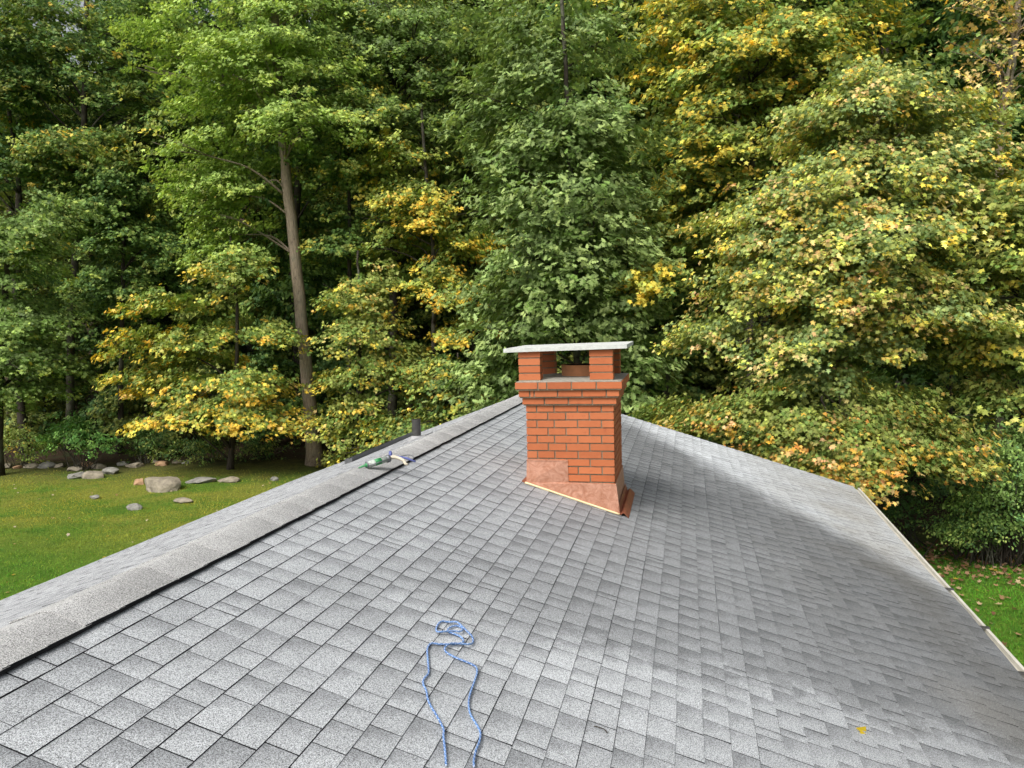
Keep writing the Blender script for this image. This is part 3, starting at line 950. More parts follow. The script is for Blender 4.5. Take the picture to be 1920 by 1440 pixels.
def tree(name, label, cat, seed, trunk_px, Y, r0, r1, blobs, size, shape, pal_in, pal_out, nl=170, tipbias=1.0, bark='bark_dark', nlimb=14, Rm=0.8, flat=0.16, group=None, limb_r=0.05, back=0.45, gain=1.0):
    """trunk_px: places of the trunk in the photograph at distance Y (first one at the ground);
    blobs: (px, py, half width px, half height px, half depth m, number of sprays, extra distance m)"""
    pal_in = [(tuple(np.array(c) * gain), w) for c, w in pal_in]; pal_out = [(tuple(np.array(c) * gain), w) for c, w in pal_out]
    rg = np.random.default_rng(seed)
    base = at(trunk_px[0][0], trunk_px[0][1], Y); base[2] = ground_z(base[0], base[1]) - 0.1
    path = [base] + [at(x, y, Y) + np.array([0, (q[0] if q else 0), 0]) for (x, y, *q) in trunk_px[1:]]
    root = empty(name, tuple(base))
    tag(root, label, cat, group)
    sp = []
    for (px, py, rx, rz, dep, n, *ex) in blobs:
        dY = ex[0] if ex else 0.0
        tb = ex[1] if len(ex) > 1 else 1.0
        c = at(px, py, Y + dY); k = (Y + dY) / F
        sp += blob_sprays(rg, c, rx * k, dep, rz * k, n, Rm, back, tb, base)
    trunk_mesh("trunk", rg, path, r0, r1, sp, M[bark], root, nlimb, limb_r=limb_r)
    crown("crown", rg, sp, size, shape, pal_in, pal_out, nl, tipbias, root, flat)
    return root


# ------------------------------------------------------------------ ground
def ground_z(x, y):
    d = y - (31 + 0.05 * x - 9.5 * min(1, max(0, (x + 6) / 12)))   # distance beyond the wood's edge
    z = GZ
    if d > 0: z += 0.55 * d * d / (d + 6) * 0.42
    if y > 62: z += (y - 62) * 0.25
    z += 0.10 * math.sin(x * 0.35 + 1.3) * math.sin(y * 0.28) + 0.04 * math.sin(x * 1.1) * math.sin(y * 0.9 + 0.5)
    return z


mt, t, out = mat_new('ground_cover'); b = NB(t)
tc = t.nodes.new("ShaderNodeTexCoord").outputs['Object']
s3 = b.n("ShaderNodeSeparateXYZ", {0: tc})
n1 = b.noise(0.42, 5, 0.6, tc); n2 = b.noise(1.7, 5, 0.65, tc); n3 = b.noise(14, 4, 0.7, tc); n4 = b.noise(70, 3, 0.7, tc)
g = b.mix(b.mapr(n2, 0.3, 0.7), (0.06, 0.14, 0.014), (0.13, 0.22, 0.022))
# moss on the left lawn near the stones
mo = b.math('MULTIPLY', b.mapr(n1, 0.40, 0.58), b.mapr(s3.outputs[0], -9.5, -11.5, 0, 1))
mo = b.math('MULTIPLY', mo, b.mapr(s3.outputs[1], 15.5, 19.5, 0.0, 1))
g = b.mix(b.math('MULTIPLY', mo, 0.85), g, b.mix(b.mapr(n3, 0.35, 0.65), (0.16, 0.18, 0.03), (0.25, 0.25, 0.04)))
# thin bare earth near the wood
edge = b.math('SUBTRACT', s3.outputs[1], b.math('ADD', b.math('MULTIPLY', b.mapr(s3.outputs[0], -6, 6), -9.5), b.math('MULTIPLY', s3.outputs[0], 0.05)))
edge = b.math('ADD', edge, b.math('MULTIPLY', b.math('SUBTRACT', n2, 0.5), 5.0))
g = b.mix(b.mapr(edge, 25.0, 28.5, 0, 0.75), g, b.mix(b.mapr(n3, 0.4, 0.6), (0.060, 0.050, 0.026), (0.085, 0.085, 0.026)))
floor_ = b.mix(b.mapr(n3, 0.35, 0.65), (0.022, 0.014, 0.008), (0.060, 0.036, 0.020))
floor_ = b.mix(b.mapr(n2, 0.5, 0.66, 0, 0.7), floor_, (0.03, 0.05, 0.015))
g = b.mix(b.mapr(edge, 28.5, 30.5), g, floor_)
v = b.mapr(b.math('ADD', b.math('MULTIPLY', n3, 0.5), b.math('MULTIPLY', n4, 0.5)), 0.3, 0.7, 0.4, 1.6)
g = b.mix(1.0, g, b.n("ShaderNodeCombineColor", {0: v, 1: v, 2: v}).outputs[0], 'MULTIPLY')
principled(t, out, g, 0.95, 0, 0.15, b.bump(b.math('ADD', n3, n4), 0.8, 0.06))
M['ground'] = mt

NX, NYg = 150, 150
xs = np.concatenate([np.linspace(-160, -34, 26)[:-1], np.linspace(-34, 20, 92), np.linspace(20, 150, 26)[1:]])
ys = np.concatenate([np.linspace(-60, 6, 20)[:-1], np.linspace(6, 40, 70), np.linspace(40, 190, 40)[1:]])
verts = [(x, y, ground_z(x, y)) for y in ys for x in xs]
nx = len(xs)
faces = [(j * nx + i, j * nx + i + 1, (j + 1) * nx + i + 1, (j + 1) * nx + i) for j in range(len(ys) - 1) for i in range(nx - 1)]
me = bpy.data.meshes.new("ground"); me.from_pydata(verts, [], faces); me.materials.append(M['ground'])
me.polygons.foreach_set("use_smooth", [True] * len(faces)); me.update()
ground = bpy.data.objects.new("ground", me); COL.objects.link(ground)
tag(ground, kind="structure")


def gp3(px, py):
    p = on_ground(px, py)
    for _ in range(4): p = on_ground(px, py, ground_z(p[0], p[1]))
    return p


# grass blades on the parts of the lawn in view
rg = np.random.default_rng(77)
def grass(name, label, quad, n, h, cols, moss=False):
    P = []
    (x0, x1, y0, y1) = quad
    X = rg.uniform(x0, x1, n); Yv = rg.uniform(y0, y1, n)
    Z = np.array([ground_z(a, b_) for a, b_ in zip(X, Yv)])
    C = np.stack([X, Yv, Z + h * 0.35], 1)
    A = rg.normal(0, 0.45, (n, 3)) + np.array([0, 0, 1.0])
    N = rg.normal(0, 1, (n, 3)) * np.array([1, 1, 0.2]) + np.array([0, -0.6, 0.3])
    P2 = np.sin(X * 3.3 + 2 * np.sin(Yv * 2.1)) * np.sin(Yv * 2.9 + 1.7 * np.sin(X * 1.9))
    patch = 0.8 * P2 + np.sin(X * 1.1 + np.sin(Yv * 0.8) * 2) * np.sin(Yv * 0.9 + 1.0)
    c = 1.7 * pick(rg, cols, n) * rg.uniform(0.7, 1.35, (n, 1)) * (1 + 0.18 * patch[:, None])
    if moss:
        mo = np.clip((Yv - 15.0) / 4.5, 0, 1) * np.clip(0.62 + 0.5 * patch + 0.35 * np.sin(X * 2.7 + 1) * np.sin(Yv * 3.1) + rg.normal(0, .2, n), 0, 1)
        c = c * (1 - mo[:, None]) + np.array([0.38, 0.35, 0.045]) * rg.uniform(0.55, 1.3, (n, 1)) * mo[:, None]
        keep = rg.random(n) > np.clip((Yv - 21) / 6.0, 0, 0.85)
        C, N, A, c = C[keep], N[keep], A[keep], c[keep]; n = len(C)
    o = leaf_mesh(name, C, N, A, h * rg.uniform(0.5, 1.3, n), c, [(-.09, 0), (.09, 0), (.05, .6), (0, 1)])
    tag(o, label, "grass", kind="stuff")
grass("lawn_grass", "short green lawn grass beside the woods on the left", (-29, -8.5, 10, 27), 85000, 0.075,
      [((0.035, 0.105, 0.008), 3), ((0.06, 0.145, 0.012), 3), ((0.11, 0.16, 0.02), 1.2)], True)
grass("lawn_grass", "short bright green lawn grass along the right side of the house", (3.2, 10.5, 10, 19.5), 45000, 0.075,
      [((0.035, 0.120, 0.008), 3), ((0.06, 0.165, 0.012), 3), ((0.10, 0.18, 0.02), 1)])

# ------------------------------------------------------------------ stones
def stone(px, py, wpx, hpx, mat, label, seed, group=None, name="stone", flat=1.0, yaw=0.0):
    rg = np.random.default_rng(seed)
    p = gp3(px, py + hpx * 0.4)
    k = np.linalg.norm(p) / F
    w, h = wpx * k * 0.95, hpx * k * 0.88
    import bmesh
    bm = bmesh.new()
    bmesh.ops.create_icosphere(bm, subdivisions=4, radius=0.5)
    from mathutils import noise as mn
    planes = [(Vector(rg.normal(0, 1, 3)).normalized(), rg.uniform(0.28, 0.42)) for _ in range(11)]
    for v in bm.verts:
        for nrm, d in planes:
            e = v.co.dot(nrm) - d
            if e > 0: v.co -= nrm * e * 0.92
        q = v.co * 3.0 + Vector((seed * 3.1, 0, 0))
        v.co += v.co.normalized() * (mn.noise(q) * 0.045 + mn.noise(q * 3.1) * 0.02)
        v.co = Vector((v.co.x * w * 1.15, v.co.y * w * 0.8 * flat, v.co.z * h * 1.3))
    me = bpy.data.meshes.new(name); bm.to_mesh(me); bm.free()
    me.materials.append(M[mat])
    o = bpy.data.objects.new(name, me)
    o.location = (p[0], p[1], ground_z(p[0], p[1]) + h * 0.16)
    o.rotation_euler = (0, 0, yaw)
    COL.objects.link(o)
    tag(o, label, "stone", group)
    return o


stone(305, 903, 75, 34, 'rock', "largest boulder on the mossy lawn, broad and grey brown", 1, name="boulder")
stone(262, 902, 20, 16, 'rock_tan', "orange tan stone leaning on the left of the largest boulder", 2)
stone(178, 888, 40, 18, 'rock', "rounded brown stone with moss at its foot, left of the largest boulder", 3)
stone(143, 890, 38, 14, 'rock_grey', "flat slanted grey stone beside the rounded brown stone", 4)
stone(208, 882, 32, 15, 'rock_grey', "dark grey stone behind the rounded brown stone", 5)
stone(377, 898, 50, 13, 'rock_grey', "long pale grey slab just right of the largest boulder", 6)
stone(427, 898, 42, 12, 'rock', "long low brown slab farthest right of the stones on the moss", 7)
stone(344, 937, 34, 11, 'rock', "small mossy sunken stone in front of the largest boulder", 8)
stone(252, 949, 26, 14, 'rock_grey', "small round grey stone nearest to the roof on the lawn", 9)
stone(178, 931, 18, 9, 'rock_grey', "little half buried grey stone at the left of the lawn stones", 10)
stone(515, 897, 16, 10, 'rock_grey', "single small grey stone on the bare ground near the tall trunk", 12)
row = [(8, 873, 28, 9), (33, 875, 16, 7), (58, 872, 28, 11), (86, 871, 32, 12), (112, 872, 22, 9), (140, 878, 28, 11), (163, 870, 26, 12), (188, 873, 30, 13),
       (230, 868, 20, 11), (255, 870, 34, 12), (292, 864, 14, 8), (303, 868, 26, 10), (331, 864, 20, 9), (348, 866, 14, 7)]
for i, (x, y, w, h) in enumerate(row):
    stone(x, y, w, h, ('rock', 'rock_grey', 'rock_tan', 'rock', 'rock')[(i * 7) % 5], "weathered field stone in the low broken row along the edge of the woods", 40 + i, "stones in the row along the edge of the woods")

# ------------------------------------------------------------------ trees at the edge of the wood
YG = [(G_LIGHT, 3), (YGREEN, 3), (G_MID, 2)]
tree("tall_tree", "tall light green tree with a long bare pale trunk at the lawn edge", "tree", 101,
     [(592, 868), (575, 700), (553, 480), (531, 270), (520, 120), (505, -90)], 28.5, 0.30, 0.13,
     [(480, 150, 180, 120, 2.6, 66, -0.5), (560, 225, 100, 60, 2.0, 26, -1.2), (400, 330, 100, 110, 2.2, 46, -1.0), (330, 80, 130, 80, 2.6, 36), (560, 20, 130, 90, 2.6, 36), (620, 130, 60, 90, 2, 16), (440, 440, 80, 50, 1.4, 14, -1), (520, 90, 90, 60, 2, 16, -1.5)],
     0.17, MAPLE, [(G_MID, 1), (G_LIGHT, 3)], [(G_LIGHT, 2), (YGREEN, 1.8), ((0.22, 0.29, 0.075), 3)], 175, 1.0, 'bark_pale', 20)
tree("young_maple", "low spreading maple with golden sprays left of the bare trunk", "tree", 102,
     [(430, 858), (438, 760), (445, 640), (440, 520), (430, 430)], 27.0, 0.11, 0.04,
     [(300, 570, 80, 36, 1.6, 12, -0.5, 0.8), (340, 640, 150, 36, 2.0, 24, -0.5), (420, 520, 60, 50, 1.6, 10), (470, 510, 60, 50, 1.5, 12, 0, 0.4), (260, 690, 55, 30, 1.4, 8, -1, 1.3), (330, 725, 110, 26, 1.7, 16, -1, 1.2), (480, 720, 100, 30, 1.8, 16, -0.5, 1.2),
      (320, 785, 90, 24, 1.5, 14, -1.5, 1.4), (430, 770, 110, 24, 1.6, 16, -1.2, 1.3), (500, 785, 70, 26, 1.4, 10, -0.7, 1.3), (400, 660, 150, 80, 1.4, 18, 1, 0.3), (530, 620, 50, 40, 1.4, 10, 0, .5)],
     0.17, MAPLE, [(G_MID, 3), (OLIVE, 2), (YGREEN, 1)], [(YGREEN, 2), (YELLOW, 2.2), (GOLD, 1.5), (TAN, 0.4)], 200, 0.95, 'bark_dark', 14, 0.75, 0.13)
tree("broad_maple", "broad layered green maple at the left edge of the picture", "tree", 103,
     [(-10, 850), (0, 700), (10, 560), (15, 450)], 26.0, 0.22, 0.08,
     [(40, 470, 110, 80, 2.2, 34), (50, 600, 100, 50, 2.2, 24), (60, 680, 90, 44, 2.0, 24), (20, 735, 100, 30, 1.8, 14), (-60, 560, 90, 160, 2.2, 20), (110, 420, 60, 60, 1.8, 12)],
     0.18, MAPLE, [(G_MID, 4), (G_BLUE, 3)], [(G_LIGHT, 3), (G_BLUE2, 3), (YGREEN, 0.9), (YELLOW, 0.25)], 190, 0.8, 'bark_dark', 14, 0.85, 0.13)
tree("dull_maple", "dull green maple with orange yellow branch tips at the upper left", "tree", 104,
     [(130, 845), (135, 600), (150, 380), (160, 150), (165, -60)], 31.5, 0.2, 0.1,
     [(110, 90, 160, 110, 3.2, 40, 0, 0.5), (150, 280, 150, 36, 2.4, 24, -1, 1.3), (70, 200, 120, 80, 3, 28, 0, 0.6), (230, 180, 90, 100, 2.8, 22, 0, 0.4), (60, 30, 110, 60, 2.6, 16, -1, 0.8), (120, 330, 110, 40, 2.4, 16, 0, 0.5), (-20, 130, 60, 100, 2, 10, -2, 0.6)],
     0.19, MAPLE, [(G_DARK, 2), (G_MID, 3), (OLIVE, 1)], [(OLIVE, 3), (YGREEN, 2), (GOLD, 0.9), (G_LIGHT, 1.5)], 150, 0.9, 'bark_dark', 16, 0.95)
tree("yellow_maple", "slender maple with bright golden yellow leaves in the middle of the wood", "tree", 105,
     [(815, 860), (812, 700), (815, 520), (800, 350), (790, 200)], 29.0, 0.13, 0.05,
     [(800, 410, 55, 60, 1.6, 16, -0.5, 1.3), (870, 470, 70, 50, 1.8, 18, 0, 1.2), (830, 545, 80, 45, 1.8, 20, -0.5, 1.3), (870, 620, 60, 30, 1.5, 8, -0.5, 1.3), (760, 370, 50, 40, 1.6, 10, 0, 0.8), (750, 300, 80, 60, 2, 16, 0, 0.7), (740, 460, 60, 80, 1.8, 14, 0.5, 0.3)],
     0.17, MAPLE, [(YGREEN, 2), (OLIVE, 2), (G_MID, 3)], [(YELLOW, 2.4), (GOLD, 2), (YGREEN, 2)], 190, 1.0, 'bark_dark', 14, 0.75)
tree("olive_maple", "bushy olive maple with brownish yellow tips just right of the bare trunk", "tree", 106,
     [(670, 862), (672, 740), (675, 600), (670, 470)], 28.0, 0.10, 0.04,
     [(660, 560, 80, 40, 1.8, 16), (690, 620, 80, 50, 2.0, 20), (690, 700, 90, 40, 2.0, 20), (660, 770, 80, 30, 1.7, 14, -0.7, 1.2), (640, 820, 60, 26, 1.5, 8, -1, 1.2), (770, 700, 70, 60, 2, 16, 0, 0.8), (740, 650, 70, 60, 2, 14), (720, 540, 60, 60, 1.8, 12, 0, 0.6)],
     0.16, MAPLE, [(G_MID, 2), (OLIVE, 3)], [(OLIVE, 2), (YGREEN, 2), (YELLOW, 1.2), (GOLD, 0.7), (TAN, 0.4)], 180, 1.0, 'bark_dark', 14, 0.75, 0.14)
tree("understory_maple", "dim olive and gold understory maple behind the vent pipe", "tree", 107,
     [(860, 862), (862, 760), (858, 660)], 27.0, 0.08, 0.03,
     [(830, 700, 80, 40, 1.8, 16, 0, 0.9), (870, 770, 90, 40, 1.8, 18, 0, 0.8), (770, 800, 90, 36, 1.7, 16, -0.5, 0.9), (720, 850, 80, 24, 1.5, 10, -1, 0.9), (930, 800, 60, 40, 1.5, 10)],
     0.16, MAPLE, [(G_DARK, 2), (G_MID, 2), (OLIVE, 2)], [(OLIVE, 2), (YGREEN, 1.6), (YELLOW, 0.9), (GOLD, 0.7)], 170, 0.9, 'bark_dark', 10, 0.75, 0.14)
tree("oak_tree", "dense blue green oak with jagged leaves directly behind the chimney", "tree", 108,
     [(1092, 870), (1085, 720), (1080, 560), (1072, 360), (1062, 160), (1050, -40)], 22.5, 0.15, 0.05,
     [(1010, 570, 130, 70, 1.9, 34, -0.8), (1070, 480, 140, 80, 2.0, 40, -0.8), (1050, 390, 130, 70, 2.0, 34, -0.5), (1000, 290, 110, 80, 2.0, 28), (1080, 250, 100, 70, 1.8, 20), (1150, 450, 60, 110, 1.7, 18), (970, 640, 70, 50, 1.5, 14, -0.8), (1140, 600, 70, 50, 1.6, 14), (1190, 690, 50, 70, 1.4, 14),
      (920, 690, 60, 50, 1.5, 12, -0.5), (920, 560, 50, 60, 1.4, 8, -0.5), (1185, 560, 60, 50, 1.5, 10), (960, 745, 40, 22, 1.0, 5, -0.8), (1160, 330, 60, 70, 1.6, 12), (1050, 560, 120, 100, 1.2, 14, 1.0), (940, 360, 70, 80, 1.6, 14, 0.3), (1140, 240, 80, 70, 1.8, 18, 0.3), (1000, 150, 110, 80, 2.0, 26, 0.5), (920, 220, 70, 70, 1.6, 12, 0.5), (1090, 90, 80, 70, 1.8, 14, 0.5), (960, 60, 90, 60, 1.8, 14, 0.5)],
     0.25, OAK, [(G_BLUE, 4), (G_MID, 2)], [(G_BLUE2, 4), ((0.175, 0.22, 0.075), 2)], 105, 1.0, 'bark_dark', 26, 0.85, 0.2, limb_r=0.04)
tree("mixed_tree", "tall mixed green tree with pale yellow flecks at the top centre", "tree", 109,
     [(735, 860), (738, 600), (735, 300), (730, 100), (728, -90)], 31.5, 0.22, 0.12,
     [(840, 110, 170, 110, 3.4, 50, 0, 0.5), (720, 90, 110, 110, 3, 30, 0, 0.8), (720, 230, 100, 60, 2.6, 20, -1, 1.0), (880, 230, 120, 90, 3, 26, 0, 0.5), (940, 40, 100, 80, 3, 22, 0, .3), (650, 40, 80, 70, 3, 14)],
     0.19, MAPLE, [(G_MID, 3), (G_BLUE, 3)], [(G_LIGHT, 2), (G_BLUE2, 2), (YGREEN, 1.5), (YELLOW, 0.7)], 155, 0.95, 'bark_dark', 18, 0.95)
tree("golden_maple", "large yellow green maple glowing gold on top at the upper right", "tree", 110,
     [(1400, 872), (1405, 700), (1410, 480), (1412, 250), (1420, 40)], 26.0, 0.2, 0.08,
     [(1410, 150, 190, 80, 2.8, 48, 0, 1.1), (1520, 70, 140, 70, 2.6, 30, 0, 0.9), (1300, 330, 90, 100, 2.3, 24, -0.5, 0.9), (1390, 240, 150, 60, 2.4, 26, -0.5, 0.9), (1270, 40, 70, 60, 2.2, 12, 0, 1.2), (1260, 420, 60, 60, 1.8, 10, -0.5, 1), (1560, 150, 110, 60, 2.4, 18, 0, 1), (1340, 40, 100, 60, 2.2, 16, 0, 1), (1225, 515, 55, 24, 1.2, 8, -4.2, 1.5), (1630, 30, 80, 50, 2, 12, 0, .8), (1330, 430, 80, 60, 1.8, 12, 1, .4)],
     0.175, MAPLE, [(G_MID, 3), (OLIVE, 3), (G_LIGHT, 1.5)], [(YGREEN, 3), (YELLOW, 2.5), (GOLD, 0.8), (OLIVE, .6)], 200, 1.0, 'bark_dark', 18, 0.82, 0.13)
tree("turning_maple", "wide nearest maple of faded green, tan and pinkish leaves on the right", "tree", 111,
     [(1592, 880), (1585, 790), (1570, 700), (1590, 560), (1630, 380), (1650, 200)], 19.6, 0.10, 0.035,
     [(1660, 240, 150, 100, 2.2, 46), (1720, 340, 130, 80, 2.2, 34), (1580, 350, 120, 70, 2.0, 34, -0.5), (1500, 440, 130, 70, 2.0, 36, -0.8), (1650, 450, 150, 80, 2.2, 44, -1.0), (1780, 470, 110, 100, 2.0, 30), (1440, 540, 110, 60, 1.8, 26, -0.8), (1570, 550, 140, 60, 2.0, 36, -1.0), (1720, 570, 120, 70, 2.0, 32, -0.8),
      (1500, 640, 130, 40, 1.7, 22, -0.8, 0.8), (1640, 640, 110, 50, 1.6, 18, 0, 0.6), (1790, 620, 80, 60, 1.6, 14), (1400, 480, 60, 60, 1.6, 10, 0.5), (1340, 620, 70, 40, 1.4, 12, -0.4, 0.8), (1500, 700, 110, 22, 1.3, 10, -0.8, 0.8), (1770, 680, 60, 40, 1.2, 8), (1560, 240, 90, 50, 1.6, 16, 0.3), (1800, 270, 90, 80, 1.8, 20, 0.3), (1650, 150, 80, 45, 1.6, 14), (1470, 370, 80, 50, 1.6, 14, -0.3), (1400, 400, 60, 40, 1.4, 8)],
     0.128, MAPLE, [((0.075, 0.115, 0.038), 3), (OLIVE, 2.4), ((0.12, 0.155, 0.06), 2)], [(TAN, 1.7), (YGREEN, 2.4), (OLIVE, 3.2), (PINK, 0.45), (YELLOW, 0.5), (GOLD, 0.5)], 290, 1.0, 'bark_pale', 22, 0.68, 0.15, limb_r=0.035, gain=1.24)
tree("low_maple", "low orange and gold maple sprays hanging over the far end of the roof", "tree", 112,
     [(1560, 960), (1565, 860), (1550, 790), (1540, 740)], 17.6, 0.05, 0.02,
     [(1380, 770, 90, 26, 1.2, 18, 0, 0.9), (1300, 795, 60, 18, 0.9, 10, 0, 1.5), (1480, 790, 90, 36, 1.3, 22, 0, 0.8), (1600, 830, 110, 34, 1.3, 26, -0.5, 1.2), (1730, 800, 90, 44, 1.3, 22, 0, 0.8), (1780, 850, 60, 36, 1.2, 12, -0.3, 1.2), (1500, 850, 110, 26, 1.1, 22, -0.6, 1.2), (1620, 890, 60, 18, 0.9, 12, -0.8, 1.3), (1680, 760, 90, 36, 1.2, 12, 0.6, 0.5), (1250, 770, 60, 22, 0.9, 8, 0.8, 0.4), (1420, 735, 40, 20, 0.7, 5, 0, 1), (1560, 870, 60, 24, 0.9, 10, -0.6, 1.2)],
     0.118, MAPLE, [(G_MID, 2), (OLIVE, 3), (YGREEN, 0.6)], [(OLIVE, 2.4), (YGREEN, 1.2), (GOLD, 1.5), (ORANGE, 0.8), (TAN, 0.5), (PINK, 0.15)], 330, 0.95, 'bark_dark', 14, 0.6, 0.12, limb_r=0.03, gain=0.88)
tree("edge_maple", "olive yellow maple filling the right edge beside the faded maple", "tree", 113,
     [(1900, 900), (1902, 760), (1905, 560), (1900, 380)], 19.0, 0.12, 0.04,
     [(1880, 500, 70, 100, 1.6, 24), (1890, 640, 70, 80, 1.6, 22), (1860, 740, 70, 50, 1.5, 14), (1900, 390, 70, 70, 1.6, 16), (1970, 560, 60, 200, 1.6, 16), (1830, 560, 50, 80, 1.2, 10, 0.8)],
     0.145, MAPLE, [(G_MID, 2), (OLIVE, 3)], [(OLIVE, 3), (YGREEN, 2), (YELLOW, 1.2), (TAN, 0.6)], 230, 0.9, 'bark_dark', 14, 0.7)
tree("thinning_tree", "thin half bare tree with a few tan leaves at the upper right corner", "tree", 114,
     [(1868, 900), (1872, 500), (1878, 240), (1896, 120), (1915, -30)], 21.5, 0.15, 0.07,
     [(1860, 90, 90, 70, 1.8, 12, 0, 1.2), (1890, 20, 80, 50, 1.8, 10, 0, 1.2), (1870, 170, 80, 40, 1.6, 8, 0, 1.2)],
     0.14, MAPLE, [(OLIVE, 2), (TAN, 2)], [(TAN, 3), (GOLD, 2), (YGREEN, 1)], 45, 1.0, 'bark_pale', 30, 0.8, limb_r=0.03)
tree("shaded_tree", "dark green tree in shade behind the golden and faded maples", "tree", 115,
     [(1760, 865), (1762, 500), (1765, 200), (1768, -60)], 31.0, 0.2, 0.1,
     [(1780, 80, 150, 120, 3, 46, 0, .5), (1840, 240, 90, 80, 2.6, 20, 0, .5), (1680, 100, 80, 90, 2.6, 16, 1, .5), (1900, 90, 70, 120, 2.4, 16, 1, .5)],
     0.18, MAPLE, [(G_DARK, 2), (G_MID, 3)], [(G_MID, 3), (OLIVE, 1), (G_LIGHT, 1)], 160, 0.8, 'bark_dark', 16, 0.9)
tree("forked_tree", "dark forked tree with gold top leaves above the chimney", "tree", 116,
     [(1150, 866), (1130, 600), (1100, 330), (1075, 170), (1040, 40)], 31.0, 0.19, 0.09,
     [(1120, 60, 110, 70, 2.6, 26, 0, 0.7), (1180, 150, 80, 100, 2.6, 20, 0, .8), (1130, 20, 60, 40, 2, 8, -1, 1.3), (1020, 60, 80, 60, 2.4, 14, 0, .3), (1190, 300, 70, 90, 2.4, 16, 1, .4), (1100, 400, 120, 120, 2, 20, 2, .5)],
     0.18, MAPLE, [(G_MID, 3), (OLIVE, 2)], [(YGREEN, 2), (YELLOW, 1.5), (G_LIGHT, 1)], 150, 1.0, 'bark_dark', 16, 0.85)

tree("shaded_maple", "deep green maple between the left edge maple and the bare trunk", "tree", 117,
     [(225, 860), (228, 650), (232, 450), (235, 330)], 31.0, 0.14, 0.05,
     [(230, 420, 130, 80, 2.4, 40), (200, 540, 90, 60, 2.2, 22), (330, 480, 80, 70, 2.0, 22, 0.5), (140, 400, 80, 60, 2.0, 16), (250, 340, 100, 50, 2.0, 16)],
     0.18, MAPLE, [(G_DARK, 3), (G_MID, 3)], [(G_MID, 3), (OLIVE, 1.5), (G_LIGHT, 1), (YGREEN, 0.5)], 170, 0.9, 'bark_dark', 14, 0.9)
tree("mid_maple", "mid green maple with few gold tips, above the bushy olive maple", "tree", 118,
     [(650, 862), (655, 600), (655, 380), (650, 250)], 30.5, 0.13, 0.05,
     [(650, 330, 90, 80, 2.2, 34), (640, 450, 80, 70, 2.0, 26), (720, 380, 70, 90, 2.0, 22, 0.5), (700, 180, 80, 60, 2.2, 16)],
     0.175, MAPLE, [(G_MID, 3), (G_DARK, 1)], [(G_LIGHT, 2), (OLIVE, 2), (YGREEN, 1), (YELLOW, 0.5)], 180, 0.95, 'bark_dark', 14, 0.85)
tree("hollow_maple", "dark olive maple in the shaded hollow between the oak and the faded maple", "tree", 119,
     [(1250, 868), (1252, 700), (1250, 520), (1245, 350)], 28.0, 0.12, 0.05,
     [(1240, 420, 90, 80, 2.2, 30), (1250, 560, 90, 50, 2.0, 22), (1230, 300, 80, 80, 2.0, 20), (1320, 560, 70, 60, 2.0, 14, 0.5), (1250, 650, 60, 30, 1.8, 8)],
     0.175, MAPLE, [(G_DARK, 2), (G_MID, 3), (OLIVE, 1)], [(G_MID, 2), (OLIVE, 2), (YGREEN, 1), (YELLOW, 0.6)], 170, 0.9, 'bark_dark', 14, 0.85)
tree("leaning_maple", "green maple with pale tips filling the top left corner behind the dull maple", "tree", 120,
     [(20, 850), (25, 600), (35, 300), (40, -60)], 33.5, 0.18, 0.08,
     [(40, 60, 110, 100, 2.8, 34), (270, 60, 110, 80, 2.8, 30), (40, 260, 90, 80, 2.4, 24), (-40, 350, 60, 120, 2.2, 16), (330, 200, 80, 90, 2.4, 20)],
     0.19, MAPLE, [(G_DARK, 2), (G_MID, 3)], [(G_MID, 2), (OLIVE, 2), (G_LIGHT, 1.5)], 160, 0.9, 'bark_dark', 16, 0.95)

# ------------------------------------------------------------------ bushes
def bush(name, label, seed, px, py, wpx, hpx, dep, n, Y, size, shape, pal_in, pal_out, Rm=0.5, nl=260, group=None):
    rg = np.random.default_rng(seed)
    c = at(px, py, Y); k = Y / F
    base = np.array([c[0], Y, ground_z(c[0], Y)])
    root = empty(name, tuple(base)); tag(root, label, "bush", group)
    sp = blob_sprays(rg, c, wpx * k, dep, hpx * k, n, Rm, 0.5, 1.0)
    mb = MB()
    for s_ in sp[::2]:
        b0 = base + np.array([rg.normal(0, 0.25), rg.normal(0, 0.2), -0.05])
        mb.tube(catmull([b0, (b0 + s_[0]) / 2 + rg.normal(0, 0.1, 3), s_[0]], 4), [0.018, 0.017, 0.016, 0.015, 0.012, 0.010, 0.008, 0.006, 0.004], 5)
    mb.build("stems", M['bark_dark'], root, True)
    crown("foliage", rg, sp, size, shape, pal_in, pal_out, nl, 0.8, root, 0.3)
    return root


bush("green_bush", "bright green rounded bush behind the stone row on the left", 201, 150, 814, 95, 38, 1.0, 44, 27.2, 0.14, OVAL, [((0.07, 0.16, 0.04), 3), (G_MID, 1)], [((0.135, 0.25, 0.06), 3), (G_LIGHT, 1)])
bush("green_bush", "dull yellow green bush at the far left edge behind the stone row", 202, 40, 830, 70, 32, 1.0, 26, 27.6, 0.13, OVAL, [(G_MID, 2), (OLIVE, 2)], [(OLIVE, 2), (G_LIGHT, 1), (GOLD, .3)])
bush("dark_bush", "dark tangled bush right of the bright green bush", 203, 270, 832, 60, 30, 1.0, 20, 28.4, 0.12, OVAL, [(G_DARK, 3), (G_MID, 1)], [(G_MID, 3), (OLIVE, 1)])
bush("dark_bush", "low dark olive bush under the golden sprays", 204, 370, 840, 70, 24, 1.0, 20, 28.6, 0.12, OVAL, [(G_DARK, 3), (OLIVE, 1)], [(G_MID, 2), (OLIVE, 2)])
